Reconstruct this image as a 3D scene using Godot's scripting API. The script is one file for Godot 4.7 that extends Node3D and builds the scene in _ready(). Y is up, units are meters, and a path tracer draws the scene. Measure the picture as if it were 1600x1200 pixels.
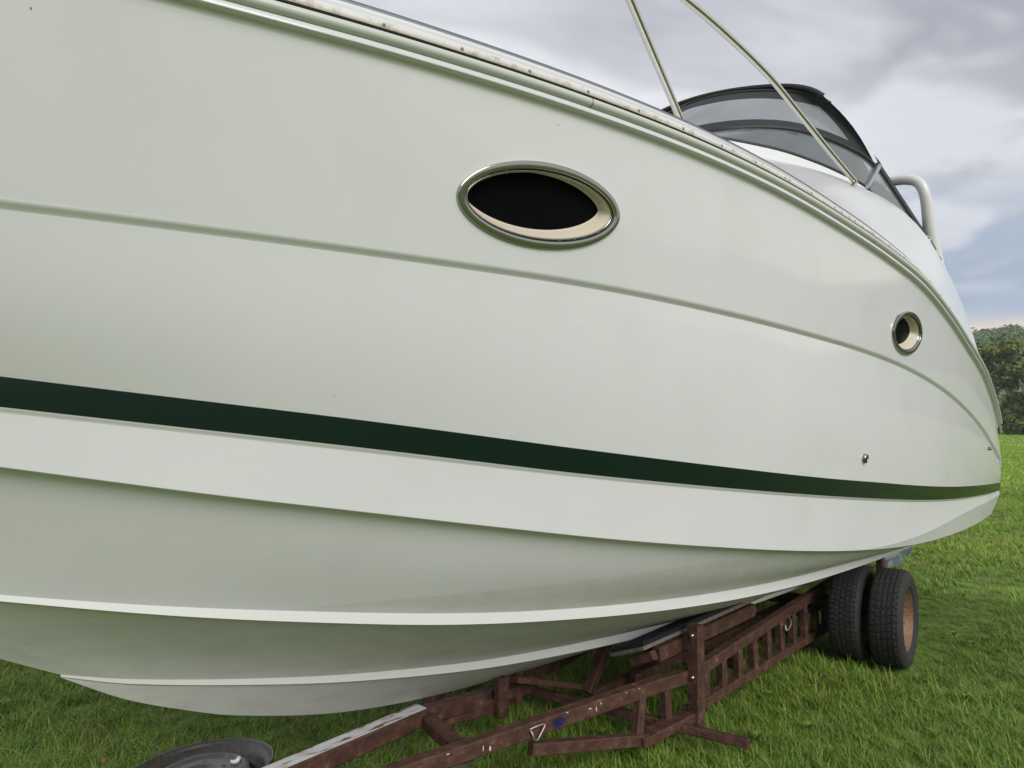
extends Node3D
# x = metres to port of the boat's keel, y = up, z = minus metres aft of the camera.

var rng := RandomNumberGenerator.new()
var LINES := {}
var group_no := 0
var taken := {}

func V(b: float, y: float, s: float) -> Vector3:
	return Vector3(b, y, -s)

# ---------------------------------------------------------------- helpers
func thing(called: String, label: String, category: String, at := Vector3.ZERO, group := "") -> Node3D:
	var o := Node3D.new()
	o.name = called
	add_child(o, true)
	o.position = at
	o.set_meta("label", label)
	o.set_meta("category", category)
	if group != "":
		o.set_meta("group", group)
	return o

func put(called: String, mesh: Mesh, m: Material, parent: Node, xf := Transform3D.IDENTITY) -> MeshInstance3D:
	var o := MeshInstance3D.new()
	o.name = called
	o.mesh = mesh
	o.material_override = m
	o.transform = xf
	o.cast_shadow = GeometryInstance3D.SHADOW_CASTING_SETTING_ON
	parent.add_child(o, true)
	return o

func new_st() -> SurfaceTool:
	var st := SurfaceTool.new()
	st.begin(Mesh.PRIMITIVE_TRIANGLES)
	return st

func done(st: SurfaceTool) -> ArrayMesh:
	st.generate_normals()
	return st.commit()

# rows of points -> a smooth sheet whose face looks along hint
func sheet(st: SurfaceTool, rows: Array, hint: Vector3, skip = null, flat := false) -> void:
	group_no += 1
	st.set_smooth_group(0xFFFFFFFF if flat else group_no)
	var total := Vector3.ZERO
	var n: int = rows.size()
	var m: int = rows[0].size()
	for i in range(0, n - 1, maxi(1, n / 8)):
		for j in range(0, m - 1, maxi(1, m / 8)):
			var a: Vector3 = rows[i][j]
			var b: Vector3 = rows[i][j + 1]
			var c: Vector3 = rows[i + 1][j]
			var d: Vector3 = rows[i + 1][j + 1]
			total += (d - a).cross(c - b).normalized()
	var turn: bool = total.dot(hint) < 0.0
	for i in n - 1:
		for j in m - 1:
			var a: Vector3 = rows[i][j]
			var b: Vector3 = rows[i][j + 1]
			var c: Vector3 = rows[i + 1][j]
			var d: Vector3 = rows[i + 1][j + 1]
			if skip != null and skip.call((a + b + c + d) * 0.25):
				continue
			# total is for order a, b, c (counter clockwise seen along hint)
			var quad := [a, b, d, a, d, c]
			if not turn:
				quad = [a, d, b, a, c, d]
			for p in quad:
				st.add_vertex(p)

# a ring section swept: rows along a path, each closed; facing outwards from its centre
func tube(st: SurfaceTool, pts: PackedVector3Array, rad: float, sides := 10, flat_k := 1.0, caps := true, rads := PackedFloat32Array()) -> void:
	group_no += 1
	st.set_smooth_group(group_no)
	var frames := []
	var n: Vector3 = Vector3.UP
	for i in pts.size():
		var t: Vector3 = (pts[mini(i + 1, pts.size() - 1)] - pts[maxi(i - 1, 0)]).normalized()
		if i == 0:
			n = Vector3.UP if absf(t.y) < 0.9 else Vector3.RIGHT
		n = (n - t * n.dot(t)).normalized()
		var bi := t.cross(n)
		var r: float = rad if rads.is_empty() else rads[i]
		var ring := []
		for k in sides + 1:
			var a := TAU * k / sides
			ring.append(pts[i] + (n * cos(a) + bi * sin(a) * flat_k) * r)
		frames.append(ring)
	for i in frames.size() - 1:
		for k in sides:
			var a: Vector3 = frames[i][k]
			var b: Vector3 = frames[i][k + 1]
			var c: Vector3 = frames[i + 1][k]
			var d: Vector3 = frames[i + 1][k + 1]
			for p in [a, b, d, a, d, c]:
				st.add_vertex(p)
	if caps:
		group_no += 1
		st.set_smooth_group(0xFFFFFFFF)
		for e in 2:
			var f: Array = frames[0] if e == 0 else frames[frames.size() - 1]
			for k in range(1, sides - 1):
				var tri := [f[0], f[k + 1], f[k]] if e == 0 else [f[0], f[k], f[k + 1]]
				for p in tri:
					st.add_vertex(p)

func curve_pts(keys: Array, n: int, closed := false) -> PackedVector3Array:
	var out := PackedVector3Array()
	var m: int = keys.size()
	for i in n + 1:
		var f: float = float(i) / n * (m - 1)
		var k: int = mini(int(f), m - 2)
		var t := f - k
		var p0: Vector3 = keys[maxi(k - 1, 0)]
		var p1: Vector3 = keys[k]
		var p2: Vector3 = keys[k + 1]
		var p3: Vector3 = keys[mini(k + 2, m - 1)]
		out.append(p1.cubic_interpolate(p2, p0, p3, t))
	return out

# a box of the given size about its centre with chamfered edges
func bevel_box(size: Vector3, c: float) -> ArrayMesh:
	var st := new_st()
	box_into(st, Transform3D.IDENTITY, size, c)
	return done(st)

func box_into(st: SurfaceTool, xf: Transform3D, size: Vector3, c: float) -> void:
	st.set_smooth_group(0xFFFFFFFF)
	var h := size * 0.5
	var quads := []
	for ax in 3:
		var u := (ax + 1) % 3
		var v := (ax + 2) % 3
		for sg in [-1.0, 1.0]:
			var q := []
			for e in [[-1, -1], [1, -1], [1, 1], [-1, 1]]:
				var p := Vector3.ZERO
				p[ax] = h[ax] * sg
				p[u] = (h[u] - c) * e[0]
				p[v] = (h[v] - c) * e[1]
				q.append(p)
			quads.append(q)
		for su in [-1.0, 1.0]:
			for sv in [-1.0, 1.0]:
				var q := []
				for e in [[0, -1], [0, 1], [1, 1], [1, -1]]:
					var p := Vector3.ZERO
					p[ax] = (h[ax] - c) * e[1]
					p[u] = (h[u] - (c if e[0] == 0 else 0.0)) * su
					p[v] = (h[v] - (0.0 if e[0] == 0 else c)) * sv
					q.append(p)
				quads.append(q)
	for sx in [-1.0, 1.0]:
		for sy in [-1.0, 1.0]:
			for sz in [-1.0, 1.0]:
				quads.append([Vector3((h.x) * sx, (h.y - c) * sy, (h.z - c) * sz), Vector3((h.x - c) * sx, h.y * sy, (h.z - c) * sz), Vector3((h.x - c) * sx, (h.y - c) * sy, h.z * sz)])
	for q in quads:
		var mid := Vector3.ZERO
		for p in q:
			mid += p
		var nn: Vector3 = (q[1] - q[0]).cross(q[2] - q[0])
		var order: Array = q
		if nn.dot(mid) > 0.0:
			order = q.duplicate()
			order.reverse()
		for k in range(1, order.size() - 1):
			st.add_vertex(xf * order[0])
			st.add_vertex(xf * order[k])
			st.add_vertex(xf * order[k + 1])

func along(p0: Vector3, p1: Vector3, upish := Vector3.UP) -> Transform3D:
	var z := (p1 - p0).normalized()
	if absf(z.dot(upish)) > 0.95:
		upish = Vector3.RIGHT
	var x := upish.cross(z).normalized()
	var y := z.cross(x)
	return Transform3D(Basis(x, y, z), (p0 + p1) * 0.5)

func bar(called: String, p0: Vector3, p1: Vector3, w: float, h: float, m: Material, parent: Node, upish := Vector3.UP) -> MeshInstance3D:
	return put(called, bevel_box(Vector3(w, h, p0.distance_to(p1)), minf(w, h) * 0.1), m, parent, along(p0, p1, upish))

# a lathe about +x of the local frame: profile of (radius, x)
func lathe(st: SurfaceTool, prof: Array, xf: Transform3D, sides := 48, wobble = null, crisp := false) -> void:
	var rows := []
	for k in sides + 1:
		var a := TAU * (k % sides) / sides
		var row := []
		for p in prof:
			var r: float = p.x
			if wobble != null:
				r += wobble.call(k % sides, p)
			row.append(xf * Vector3(p.y, cos(a) * r, sin(a) * r))
		rows.append(row)
	# one winding for the whole ring, taken from the profile's direction (outside on its left)
	group_no += 1
	st.set_smooth_group(0xFFFFFFFF if crisp else group_no)
	for i in rows.size() - 1:
		for j in rows[0].size() - 1:
			for p in [rows[i][j], rows[i + 1][j + 1], rows[i][j + 1], rows[i][j], rows[i + 1][j], rows[i + 1][j + 1]]:
				st.add_vertex(p)

# ---------------------------------------------------------------- materials
func lin(r: float, g: float, b: float) -> Color:
	return Color(r, g, b).linear_to_srgb()

func mat(c: Color, rough := 0.5, metal := 0.0) -> StandardMaterial3D:
	var m := StandardMaterial3D.new()
	m.albedo_color = c
	m.roughness = rough
	m.metallic = metal
	return m

func ramp_tex(stops: Array, freq: float, oct: int, seed_no: int, kind := FastNoiseLite.TYPE_SIMPLEX_SMOOTH, size := 512) -> NoiseTexture2D:
	var nz := FastNoiseLite.new()
	nz.noise_type = kind
	nz.seed = seed_no
	nz.frequency = freq
	nz.fractal_octaves = oct
	var g := Gradient.new()
	var offs := PackedFloat32Array()
	var cols := PackedColorArray()
	for s in stops:
		offs.append(s[0])
		cols.append(s[1])
	g.offsets = offs
	g.colors = cols
	var t := NoiseTexture2D.new()
	t.width = size
	t.height = size
	t.seamless = true
	t.noise = nz
	t.color_ramp = g
	return t

func bump_tex(freq: float, oct: int, seed_no: int, strength := 4.0, size := 512) -> NoiseTexture2D:
	var nz := FastNoiseLite.new()
	nz.seed = seed_no
	nz.frequency = freq
	nz.fractal_octaves = oct
	var t := NoiseTexture2D.new()
	t.width = size
	t.height = size
	t.seamless = true
	t.noise = nz
	t.as_normal_map = true
	t.bump_strength = strength
	return t

func tri(m: StandardMaterial3D, scale: float, world := true) -> StandardMaterial3D:
	m.uv1_triplanar = true
	m.uv1_world_triplanar = world
	m.uv1_scale = Vector3.ONE * scale
	return m

# ---------------------------------------------------------------- the hull's lines
func half(k: String, s: float) -> float:
	var q: Array = LINES[k].shape
	var d: float = maxf(0.0, q[2] - s) / (q[2] - q[1])
	var e: float = maxf(0.0, s - q[2])
	return maxf(0.0, q[0] * (1.0 - pow(minf(d, 1.0), q[3])) - q[4] * e * e)

func high(k: String, s: float) -> float:
	var a: Array = LINES[k].y
	var n: int = a.size() / 2
	var i := 0
	while i < n - 2 and s > a[2 * i + 2]:
		i += 1
	var x1: float = a[2 * i]
	var x2: float = a[2 * i + 2]
	var y1: float = a[2 * i + 1]
	var y2: float = a[2 * i + 3]
	var m1: float = (y2 - y1) / (x2 - x1)
	var m2 := m1
	if i > 0:
		m1 = (y2 - a[2 * i - 1]) / (x2 - a[2 * i - 2])
	if i < n - 2:
		m2 = (a[2 * i + 5] - y1) / (a[2 * i + 4] - x1)
	var t := clampf((s - x1) / (x2 - x1), 0.0, 1.0)
	var h := x2 - x1
	var t2 := t * t
	var t3 := t2 * t
	return (2 * t3 - 3 * t2 + 1) * y1 + (t3 - 2 * t2 + t) * h * m1 + (-2 * t3 + 3 * t2) * y2 + (t3 - t2) * h * m2

func at_line(k: String, u: float, side: float, db := 0.0, dy := 0.0) -> Vector3:
	var q: Array = LINES[k].shape
	var s: float = lerpf(q[1], q[5], pow(u, 1.25))
	var b := half(k, s)
	return V(side * maxf(0.0, b + db * smoothstep(0.0, 0.25, b)), high(k, s) + dy, s)

# the sheet of hull between two lines
func panel(st: SurfaceTool, lo: String, hi: String, side: float, nu: int, nw: int, lo_off := Vector2.ZERO, hi_off := Vector2.ZERO, hint := Vector3.ZERO, skip = null) -> void:
	var rows := []
	for i in nu + 1:
		var u := float(i) / nu
		var a := at_line(lo, u, side, lo_off.x, lo_off.y)
		var b := at_line(hi, u, side, hi_off.x, hi_off.y)
		var row := []
		for j in nw + 1:
			row.append(a.lerp(b, float(j) / nw))
		rows.append(row)
	sheet(st, rows, Vector3(side, 0, 0) if hint == Vector3.ZERO else hint, skip)

# a moulding that follows one line: pairs of (out, up)
func moulding(st: SurfaceTool, k: String, side: float, prof: Array, nu: int, u0 := 0.0, u1 := 1.0, hint := Vector3.ZERO) -> void:
	var rows := []
	for i in nu + 1:
		var u := lerpf(u0, u1, float(i) / nu)
		var row := []
		for p in prof:
			row.append(at_line(k, u, side, p.x, p.y))
		rows.append(row)
	sheet(st, rows, Vector3(side, 0.1, 0) if hint == Vector3.ZERO else hint)

func on_hull(lo: String, hi: String, s: float, y: float) -> Vector3:
	var y0 := high(lo, s)
	var y1 := high(hi, s)
	var w := (y - y0) / (y1 - y0)
	return V(lerpf(half(lo, s), half(hi, s), w), y, s)

func hull_frame(lo: String, hi: String, s: float, y: float) -> Transform3D:
	var c := on_hull(lo, hi, s, y)
	var t := (on_hull(lo, hi, s + 0.02, y) - on_hull(lo, hi, s - 0.02, y)).normalized()
	var v := on_hull(lo, hi, s, y + 0.02) - on_hull(lo, hi, s, y - 0.02)
	v = (v - t * v.dot(t)).normalized()
	var n := t.cross(v)
	if n.x < 0.0:
		n = -n
	return Transform3D(Basis(t, v, n), c)

# ---------------------------------------------------------------- the scene
func _ready() -> void:
	rng.seed = 4711
	set_camera()
	set_sky()
	set_sun()
	make_materials()
	make_ground()
	make_boat()
	make_trailer()
	make_loose_things()
	make_trees()
	make_grass()

const CAM := Vector3(2.82, 1.68, 0.0)
const AZ := 46.0

func set_camera() -> void:
	var cam := Camera3D.new()
	cam.name = "camera"
	cam.fov = 2.0 * rad_to_deg(atan(600.0 / 1109.0))
	cam.near = 0.05
	cam.far = 2000.0
	var a := deg_to_rad(AZ)
	var pitch := atan(53.0 / 1109.0)
	var f := Vector3(-sin(a) * cos(pitch), sin(pitch), -cos(a) * cos(pitch))
	add_child(cam)
	cam.look_at_from_position(CAM, CAM + f, Vector3.UP)
	cam.current = true

func set_sky() -> void:
	var w := 2048
	var h := 1024
	var im := Image.create(w, h, false, Image.FORMAT_RGB8)
	var n1 := FastNoiseLite.new()
	n1.seed = 11
	n1.frequency = 0.75
	n1.fractal_octaves = 6
	n1.fractal_gain = 0.52
	var n2 := FastNoiseLite.new()
	n2.seed = 27
	n2.frequency = 0.22
	n2.fractal_octaves = 4
	var n3 := FastNoiseLite.new()
	n3.seed = 5
	n3.frequency = 1.7
	n3.fractal_octaves = 5
	var fw := Vector2(-sin(deg_to_rad(AZ)), -cos(deg_to_rad(AZ)))
	im.fill(lin(0.10, 0.13, 0.06))
	for j in h / 2 + 6:
		var el := (0.5 - (j + 0.5) / h) * PI
		for i in w:
			var az := ((i + 0.5) / w - 0.5) * TAU
			var d := Vector3(sin(az) * cos(el), sin(el), -cos(az) * cos(el))
			var up := maxf(d.y, 0.0)
			var p := Vector3(d.x, 0.0, d.z) / (up + 0.16)
			p.y = up * 1.2
			var warp := n2.get_noise_3dv(p * 1.6 + Vector3(9, 0, 4))
			var q := p * 1.15 + Vector3(warp, 0.3 * warp, -warp) * 0.9
			var a := n1.get_noise_3dv(q)
			var b := n2.get_noise_3dv(p * 1.1 + Vector3(30, 2, 7))
			var c := n3.get_noise_3dv(q * 1.3)
			# degrees right of the camera's axis, degrees up
			var al := rad_to_deg(wrapf(atan2(d.x, -d.z) - atan2(fw.x, -fw.y), -PI, PI))
			var elv := rad_to_deg(el)
			# cloud deck: pale sheet with darker and lighter heaps
			var heap := clampf(0.5 + 0.95 * a + 0.42 * c, 0.0, 1.0)
			var mass := smoothstep(-0.22, 0.42, b + 0.55 * a + 0.35 * c + 0.50 * exp(-pow((al - 29.0) / 13.0, 2) - pow((elv - 30.0) / 8.0, 2)) - 0.22 * exp(-pow((al - 29.0) / 9.0, 2) - pow((elv - 18.5) / 6.0, 2)) - 0.85 * exp(-pow((al - 1.0) / 15.0, 2)))
			var col := Vector3(0.38, 0.387, 0.41).lerp(Vector3(0.61, 0.61, 0.62), smoothstep(0.28, 0.70, heap))
			var dark := Vector3(0.185, 0.197, 0.228).lerp(Vector3(0.37, 0.38, 0.41), smoothstep(0.30, 0.75, heap))
			col = col.lerp(dark, mass * 0.95)
			# gaps of blue low down
			var gap := smoothstep(4.5, 9.0, elv + 5.0 * a) * (1.0 - smoothstep(8.5, 19.0, elv + 8.0 * a + 6.0 * c)) * smoothstep(-0.45, 0.25, b + 0.5 * a + 0.6 * exp(-pow((al - 37.0) / 14.0, 2)))
			col = col.lerp(Vector3(0.215, 0.262, 0.335), gap * 0.9)
			# warm haze over the skyline
			var low := 1.0 - smoothstep(3.5, 8.0, elv + 5.0 * a + 2.0 * c)
			col = col.lerp(Vector3(0.58, 0.50, 0.41), low * 0.9)
			im.set_pixel(i, j, Color(col.x, col.y, col.z).linear_to_srgb())
	var ps := PanoramaSkyMaterial.new()
	ps.panorama = ImageTexture.create_from_image(im)
	var sky := Sky.new()
	sky.sky_material = ps
	var e := Environment.new()
	e.background_mode = Environment.BG_SKY
	e.sky = sky
	e.background_energy_multiplier = 1.25
	e.tonemap_mode = Environment.TONE_MAPPER_LINEAR
	e.tonemap_exposure = 1.58
	e.sdfgi_enabled = true
	e.ssao_enabled = true
	e.ssil_enabled = true
	e.fog_enabled = true
	e.fog_density = 0.0006
	e.fog_light_color = Color(0.72, 0.75, 0.78)
	var we := WorldEnvironment.new()
	we.name = "world"
	we.environment = e
	add_child(we)

func set_sun() -> void:
	var sun := DirectionalLight3D.new()
	sun.name = "sun"
	sun.light_energy = 0.42
	sun.light_color = Color(1.0, 0.985, 0.965)
	sun.light_angular_distance = 35.0
	sun.shadow_enabled = true
	add_child(sun)
	sun.look_at_from_position(Vector3(8.5, 5.4, 2.5), Vector3.ZERO, Vector3.UP)

var M := {}

func make_materials() -> void:
	# old gelcoat, a little chalky, with faint clouds of dirt
	var gel := mat(Color(1, 1, 1), 0.08)
	gel.albedo_texture = ramp_tex([[0.0, lin(0.675, 0.675, 0.68)], [0.42, lin(0.71, 0.71, 0.722)], [0.7, lin(0.715, 0.715, 0.728)], [1.0, lin(0.73, 0.73, 0.74)]], 0.006, 6, 3)
	M.gel = tri(gel, 0.45)
	var deck := mat(lin(0.74, 0.75, 0.74), 0.18)
	M.deck = deck
	var anti := mat(Color(1, 1, 1), 0.5)
	anti.albedo_texture = ramp_tex([[0.0, lin(0.54, 0.54, 0.52)], [0.4, lin(0.63, 0.63, 0.61)], [0.75, lin(0.66, 0.66, 0.64)], [0.9, lin(0.70, 0.70, 0.68)], [1.0, lin(0.80, 0.80, 0.78)]], 0.012, 6, 8)
	anti.normal_enabled = true
	anti.normal_texture = bump_tex(0.03, 5, 9, 2.0)
	anti.normal_scale = 0.35
	anti.uv1_triplanar = true
	anti.uv1_world_triplanar = true
	anti.uv1_scale = Vector3(1.2, 2.6, 0.7)
	M.anti = anti
	M.strake = mat(lin(0.64, 0.645, 0.63), 0.4)
	M.green = mat(lin(0.0008, 0.0105, 0.008), 0.10)
	M.vinyl = mat(lin(0.56, 0.58, 0.53), 0.3)
	M.groove = mat(lin(0.075, 0.062, 0.042), 0.7)
	var fl := mat(Color(1, 1, 1), 0.35)
	fl.albedo_texture = ramp_tex([[0.0, lin(0.30, 0.20, 0.14)], [0.3, lin(0.62, 0.57, 0.51)], [0.45, lin(0.72, 0.70, 0.66)], [1.0, lin(0.74, 0.73, 0.70)]], 0.02, 5, 14)
	M.flange = tri(fl, 1.6)
	M.chrome = mat(lin(0.36, 0.36, 0.34), 0.13, 1.0)
	M.steel = mat(lin(0.60, 0.58, 0.54), 0.16, 1.0)
	M.screw = mat(lin(0.35, 0.24, 0.18), 0.35, 0.7)
	M.dark = mat(lin(0.01, 0.01, 0.01), 0.6)
	M.cream = mat(lin(0.66, 0.59, 0.47), 0.4)
	M.black_glass = mat(lin(0.004, 0.005, 0.005), 0.12)
	M.black_glass.metallic_specular = 0.08
	var cv := mat(Color(1, 1, 1), 0.85)
	cv.albedo_texture = ramp_tex([[0.0, lin(0.022, 0.023, 0.025)], [1.0, lin(0.040, 0.041, 0.045)]], 0.03, 5, 21)
	cv.normal_enabled = true
	cv.normal_texture = bump_tex(0.25, 2, 22, 1.0, 256)
	cv.normal_scale = 0.3
	M.canvas = tri(cv, 3.0)
	M.rubber_trim = mat(lin(0.018, 0.018, 0.019), 0.5)
	var pane := mat(Color(0.62, 0.66, 0.66, 0.28), 0.03)
	pane.transparency = BaseMaterial3D.TRANSPARENCY_ALPHA
	M.pane = pane
	var vin := mat(Color(0.70, 0.72, 0.74, 0.58), 0.08)
	vin.transparency = BaseMaterial3D.TRANSPARENCY_ALPHA
	M.clear_vinyl = vin
	M.white_tube = mat(lin(0.72, 0.72, 0.70), 0.2)
	M.alu = mat(lin(0.42, 0.43, 0.44), 0.35, 0.8)
	var rust := mat(Color(1, 1, 1), 0.72)
	rust.albedo_texture = ramp_tex([[0.0, lin(0.036, 0.018, 0.013)], [0.32, lin(0.062, 0.028, 0.019)], [0.55, lin(0.080, 0.036, 0.024)], [0.75, lin(0.102, 0.050, 0.034)], [0.9, lin(0.15, 0.085, 0.058)], [1.0, lin(0.40, 0.33, 0.26)]], 0.02, 6, 31)
	rust.normal_enabled = true
	rust.normal_texture = bump_tex(0.06, 5, 32, 3.0)
	rust.normal_scale = 0.6
	M.rust = tri(rust, 1.1)
	rust.albedo_color = lin(1.0, 0.93, 0.88)
	var worn := mat(Color(1, 1, 1), 0.6)
	worn.albedo_texture = ramp_tex([[0.0, lin(0.08, 0.035, 0.02)], [0.24, lin(0.13, 0.055, 0.035)], [0.29, lin(0.34, 0.27, 0.21)], [0.36, lin(0.44, 0.43, 0.43)], [0.6, lin(0.53, 0.53, 0.54)], [1.0, lin(0.60, 0.60, 0.60)]], 0.014, 6, 35)
	M.worn_paint = tri(worn, 1.0)
	worn.uv1_scale = Vector3(4.0, 4.0, 0.9)
	var ty := mat(Color(1, 1, 1), 0.8)
	ty.albedo_texture = ramp_tex([[0.0, lin(0.018, 0.018, 0.019)], [0.55, lin(0.026, 0.026, 0.026)], [1.0, lin(0.05, 0.047, 0.04)]], 0.02, 5, 38)
	M.tyre = tri(ty, 2.5)
	var rim := mat(Color(1, 1, 1), 0.6, 0.2)
	rim.albedo_texture = ramp_tex([[0.0, lin(0.09, 0.045, 0.022)], [0.5, lin(0.21, 0.115, 0.06)], [1.0, lin(0.30, 0.19, 0.11)]], 0.03, 5, 41)
	M.rusty_rim = tri(rim, 2.5)
	var dr := mat(Color(1, 1, 1), 0.42, 0.35)
	dr.albedo_texture = ramp_tex([[0.0, lin(0.16, 0.08, 0.04)], [0.3, lin(0.12, 0.085, 0.06)], [0.48, lin(0.055, 0.057, 0.065)], [1.0, lin(0.12, 0.125, 0.14)]], 0.018, 5, 44)
	M.dark_rim = tri(dr, 2.4)
	M.drive_grey = mat(lin(0.24, 0.28, 0.33), 0.4)
	M.carpet = mat(lin(0.008, 0.010, 0.018), 0.95)
	var wood := mat(Color(1, 1, 1), 0.85)
	wood.albedo_texture = ramp_tex([[0.0, lin(0.10, 0.085, 0.065)], [0.5, lin(0.17, 0.15, 0.12)], [1.0, lin(0.25, 0.23, 0.19)]], 0.03, 5, 51)
	M.old_wood = tri(wood, 2.0)
	M.blue_paint = mat(lin(0.012, 0.025, 0.17), 0.5)
	M.white_paint = mat(lin(0.6, 0.58, 0.52), 0.5)
	M.stone = M.old_wood

# ---------------------------------------------------------------- ground
func ground_y(x: float, z: float) -> float:
	return 0.012 * sin(x * 1.7 + 0.6 * z) + 0.010 * sin(z * 2.3 - x)

func make_ground() -> void:
	var st := new_st()
	var rows := []
	var cuts := []
	for i in 81:
		var t := (i - 40) / 40.0
		cuts.append(signf(t) * (absf(t) * 12.0 + 900.0 * pow(absf(t), 5)))
	for a in cuts:
		var row := []
		for b in cuts:
			var x: float = a
			var z: float = b - 4.0
			var k := 1.0 / (1.0 + Vector2(x, z + 4.0).length() * 0.02)
			row.append(Vector3(x, (ground_y(x, z) - 0.012) * k, z))
		rows.append(row)
	sheet(st, rows, Vector3.UP)
	var m := mat(Color(1, 1, 1), 0.95)
	m.albedo_texture = ramp_tex([[0.0, lin(0.055, 0.080, 0.012)], [0.4, lin(0.115, 0.190, 0.020)], [0.65, lin(0.17, 0.265, 0.030)], [1.0, lin(0.24, 0.31, 0.06)]], 0.02, 6, 61, FastNoiseLite.TYPE_SIMPLEX_SMOOTH, 1024)
	tri(m, 0.22)
	m.detail_enabled = true
	m.detail_blend_mode = BaseMaterial3D.BLEND_MODE_MUL
	m.detail_albedo = ramp_tex([[0.0, Color(0.72, 0.74, 0.66)], [1.0, Color(1, 1, 1)]], 0.008, 3, 63)
	var g := put("ground", done(st), m, self)
	g.set_meta("kind", "structure")
	g.set_meta("label", "mown green grass field reaching back to the trees")

# ---------------------------------------------------------------- boat
func make_lines() -> void:
	# shape: widest half breadth, stem, station of greatest breadth, fullness, taper aft, stern; y: station and height by turns
	LINES.A = {shape = [1.45, -2.0, 4.5, 2.6, 0.022, 7.75], y = [-2.0, 2.67, -0.6, 2.67, 0.6, 2.664, 1.2, 2.671, 1.8, 2.674, 2.4, 2.666, 3.0, 2.640, 3.6, 2.594, 4.2, 2.540, 4.8, 2.462, 5.4, 2.325, 6.0, 2.165, 6.6, 2.017, 7.1, 1.851, 7.5, 1.698, 7.75, 1.578]}
	LINES.K = {shape = [1.39, -1.5, 4.5, 2.5, 0.016, 7.95], y = [-1.5, 2.215, -0.4, 2.205, 0.4, 2.187, 1.2, 2.172, 2.0, 2.158, 2.8, 2.124, 3.4, 2.092, 4.0, 2.058, 4.6, 2.010, 5.2, 1.938, 5.8, 1.842, 6.4, 1.718, 7.0, 1.570, 7.5, 1.425, 7.95, 1.29]}
	LINES.ST = {shape = [1.335, -1.0, 4.8, 2.4, 0.016, 8.0], y = [-1.0, 1.97, -0.4, 1.885, 0.4, 1.774, 1.2, 1.672, 2.0, 1.566, 2.8, 1.469, 3.6, 1.381, 4.4, 1.306, 5.2, 1.234, 6.0, 1.175, 7.0, 1.118, 8.0, 1.070]}
	LINES.SB = {shape = [1.33, -1.0, 4.8, 2.4, 0.016, 8.0], y = [-1.0, 1.90, -0.4, 1.81, 0.4, 1.698, 1.2, 1.589, 2.0, 1.477, 2.8, 1.380, 3.6, 1.293, 4.4, 1.214, 5.2, 1.143, 6.0, 1.087, 7.0, 1.036, 8.0, 0.997]}
	LINES.C = {shape = [1.30, -0.95, 4.9, 2.4, 0.016, 7.6], y = [-0.95, 1.79, -0.4, 1.69, 0.2, 1.579, 0.8, 1.462, 1.2, 1.390, 1.6, 1.318, 2.2, 1.213, 2.8, 1.120, 3.4, 1.035, 4.0, 0.961, 4.6, 0.901, 5.2, 0.857, 5.8, 0.831, 6.4, 0.816, 7.0, 0.810, 8.2, 0.825]}
	LINES.S1T = {shape = [1.035, -0.35, 5.0, 2.3, 0.006, 7.6], y = [-0.35, 1.335, 0.0, 1.252, 0.4, 1.165, 0.8, 1.087, 1.2, 1.021, 1.7, 0.945, 2.2, 0.887, 2.8, 0.838, 3.4, 0.803, 4.0, 0.781, 4.6, 0.770, 5.2, 0.764, 8.2, 0.755]}
	LINES.S1 = {shape = [1.05, -0.35, 5.0, 2.3, 0.006, 7.6], y = [-0.35, 1.325, 0.0, 1.238, 0.4, 1.147, 0.8, 1.060, 1.2, 0.986, 1.7, 0.905, 2.2, 0.846, 2.8, 0.793, 3.4, 0.757, 4.0, 0.737, 4.6, 0.728, 5.2, 0.722, 8.2, 0.715]}
	LINES.S2T = {shape = [0.49, 0.60, 5.0, 2.2, 0.0, 7.6], y = [0.60, 0.812, 0.8, 0.760, 1.2, 0.684, 1.6, 0.623, 2.2, 0.558, 2.8, 0.523, 3.4, 0.500, 4.2, 0.485, 8.2, 0.47]}
	LINES.S2 = {shape = [0.50, 0.60, 5.0, 2.2, 0.0, 7.6], y = [0.60, 0.806, 0.8, 0.745, 1.2, 0.662, 1.6, 0.594, 2.2, 0.523, 2.8, 0.484, 3.4, 0.460, 4.2, 0.445, 8.2, 0.43]}
	LINES.mid = {y = [-1.9, 2.86, 0.0, 2.97, 2.0, 3.12, 3.2, 3.24, 4.0, 3.37, 4.7, 3.43, 5.4, 3.40, 6.0, 3.25, 6.6, 3.05, 7.0, 2.85, 7.4, 2.6, 7.75, 2.3]}
	LINES.full = {y = [-1.9, 2.0, 3.0, 2.0, 3.8, 2.8, 4.7, 4.3, 5.3, 6.0, 6.0, 9.5, 7.75, 10.0]}
	LINES.keel = {shape = [0.0, 0.60, 5.0, 2.0, 0.0, 7.6], y = [0.60, 0.803, 0.8, 0.678, 1.0, 0.585, 1.2, 0.507, 1.6, 0.400, 2.0, 0.338, 2.5, 0.300, 3.3, 0.275, 5.0, 0.262, 8.25, 0.255]}

const RAIL_COVE := [Vector2(0.0, 0.0), Vector2(0.001, 0.007), Vector2(0.006, 0.014), Vector2(0.014, 0.0185), Vector2(0.024, 0.020), Vector2(0.0275, 0.0205)]
const RAIL_LIP := [Vector2(0.0275, 0.0205), Vector2(0.0300, 0.0215), Vector2(0.0308, 0.024), Vector2(0.0275, 0.038), Vector2(0.0255, 0.0405), Vector2(0.020, 0.041)]
const PORTS := [[1.690, 2.381, 0.330, 0.137, 0.055], [4.663, 2.190, 0.246, 0.130, 0.03]]

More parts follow.
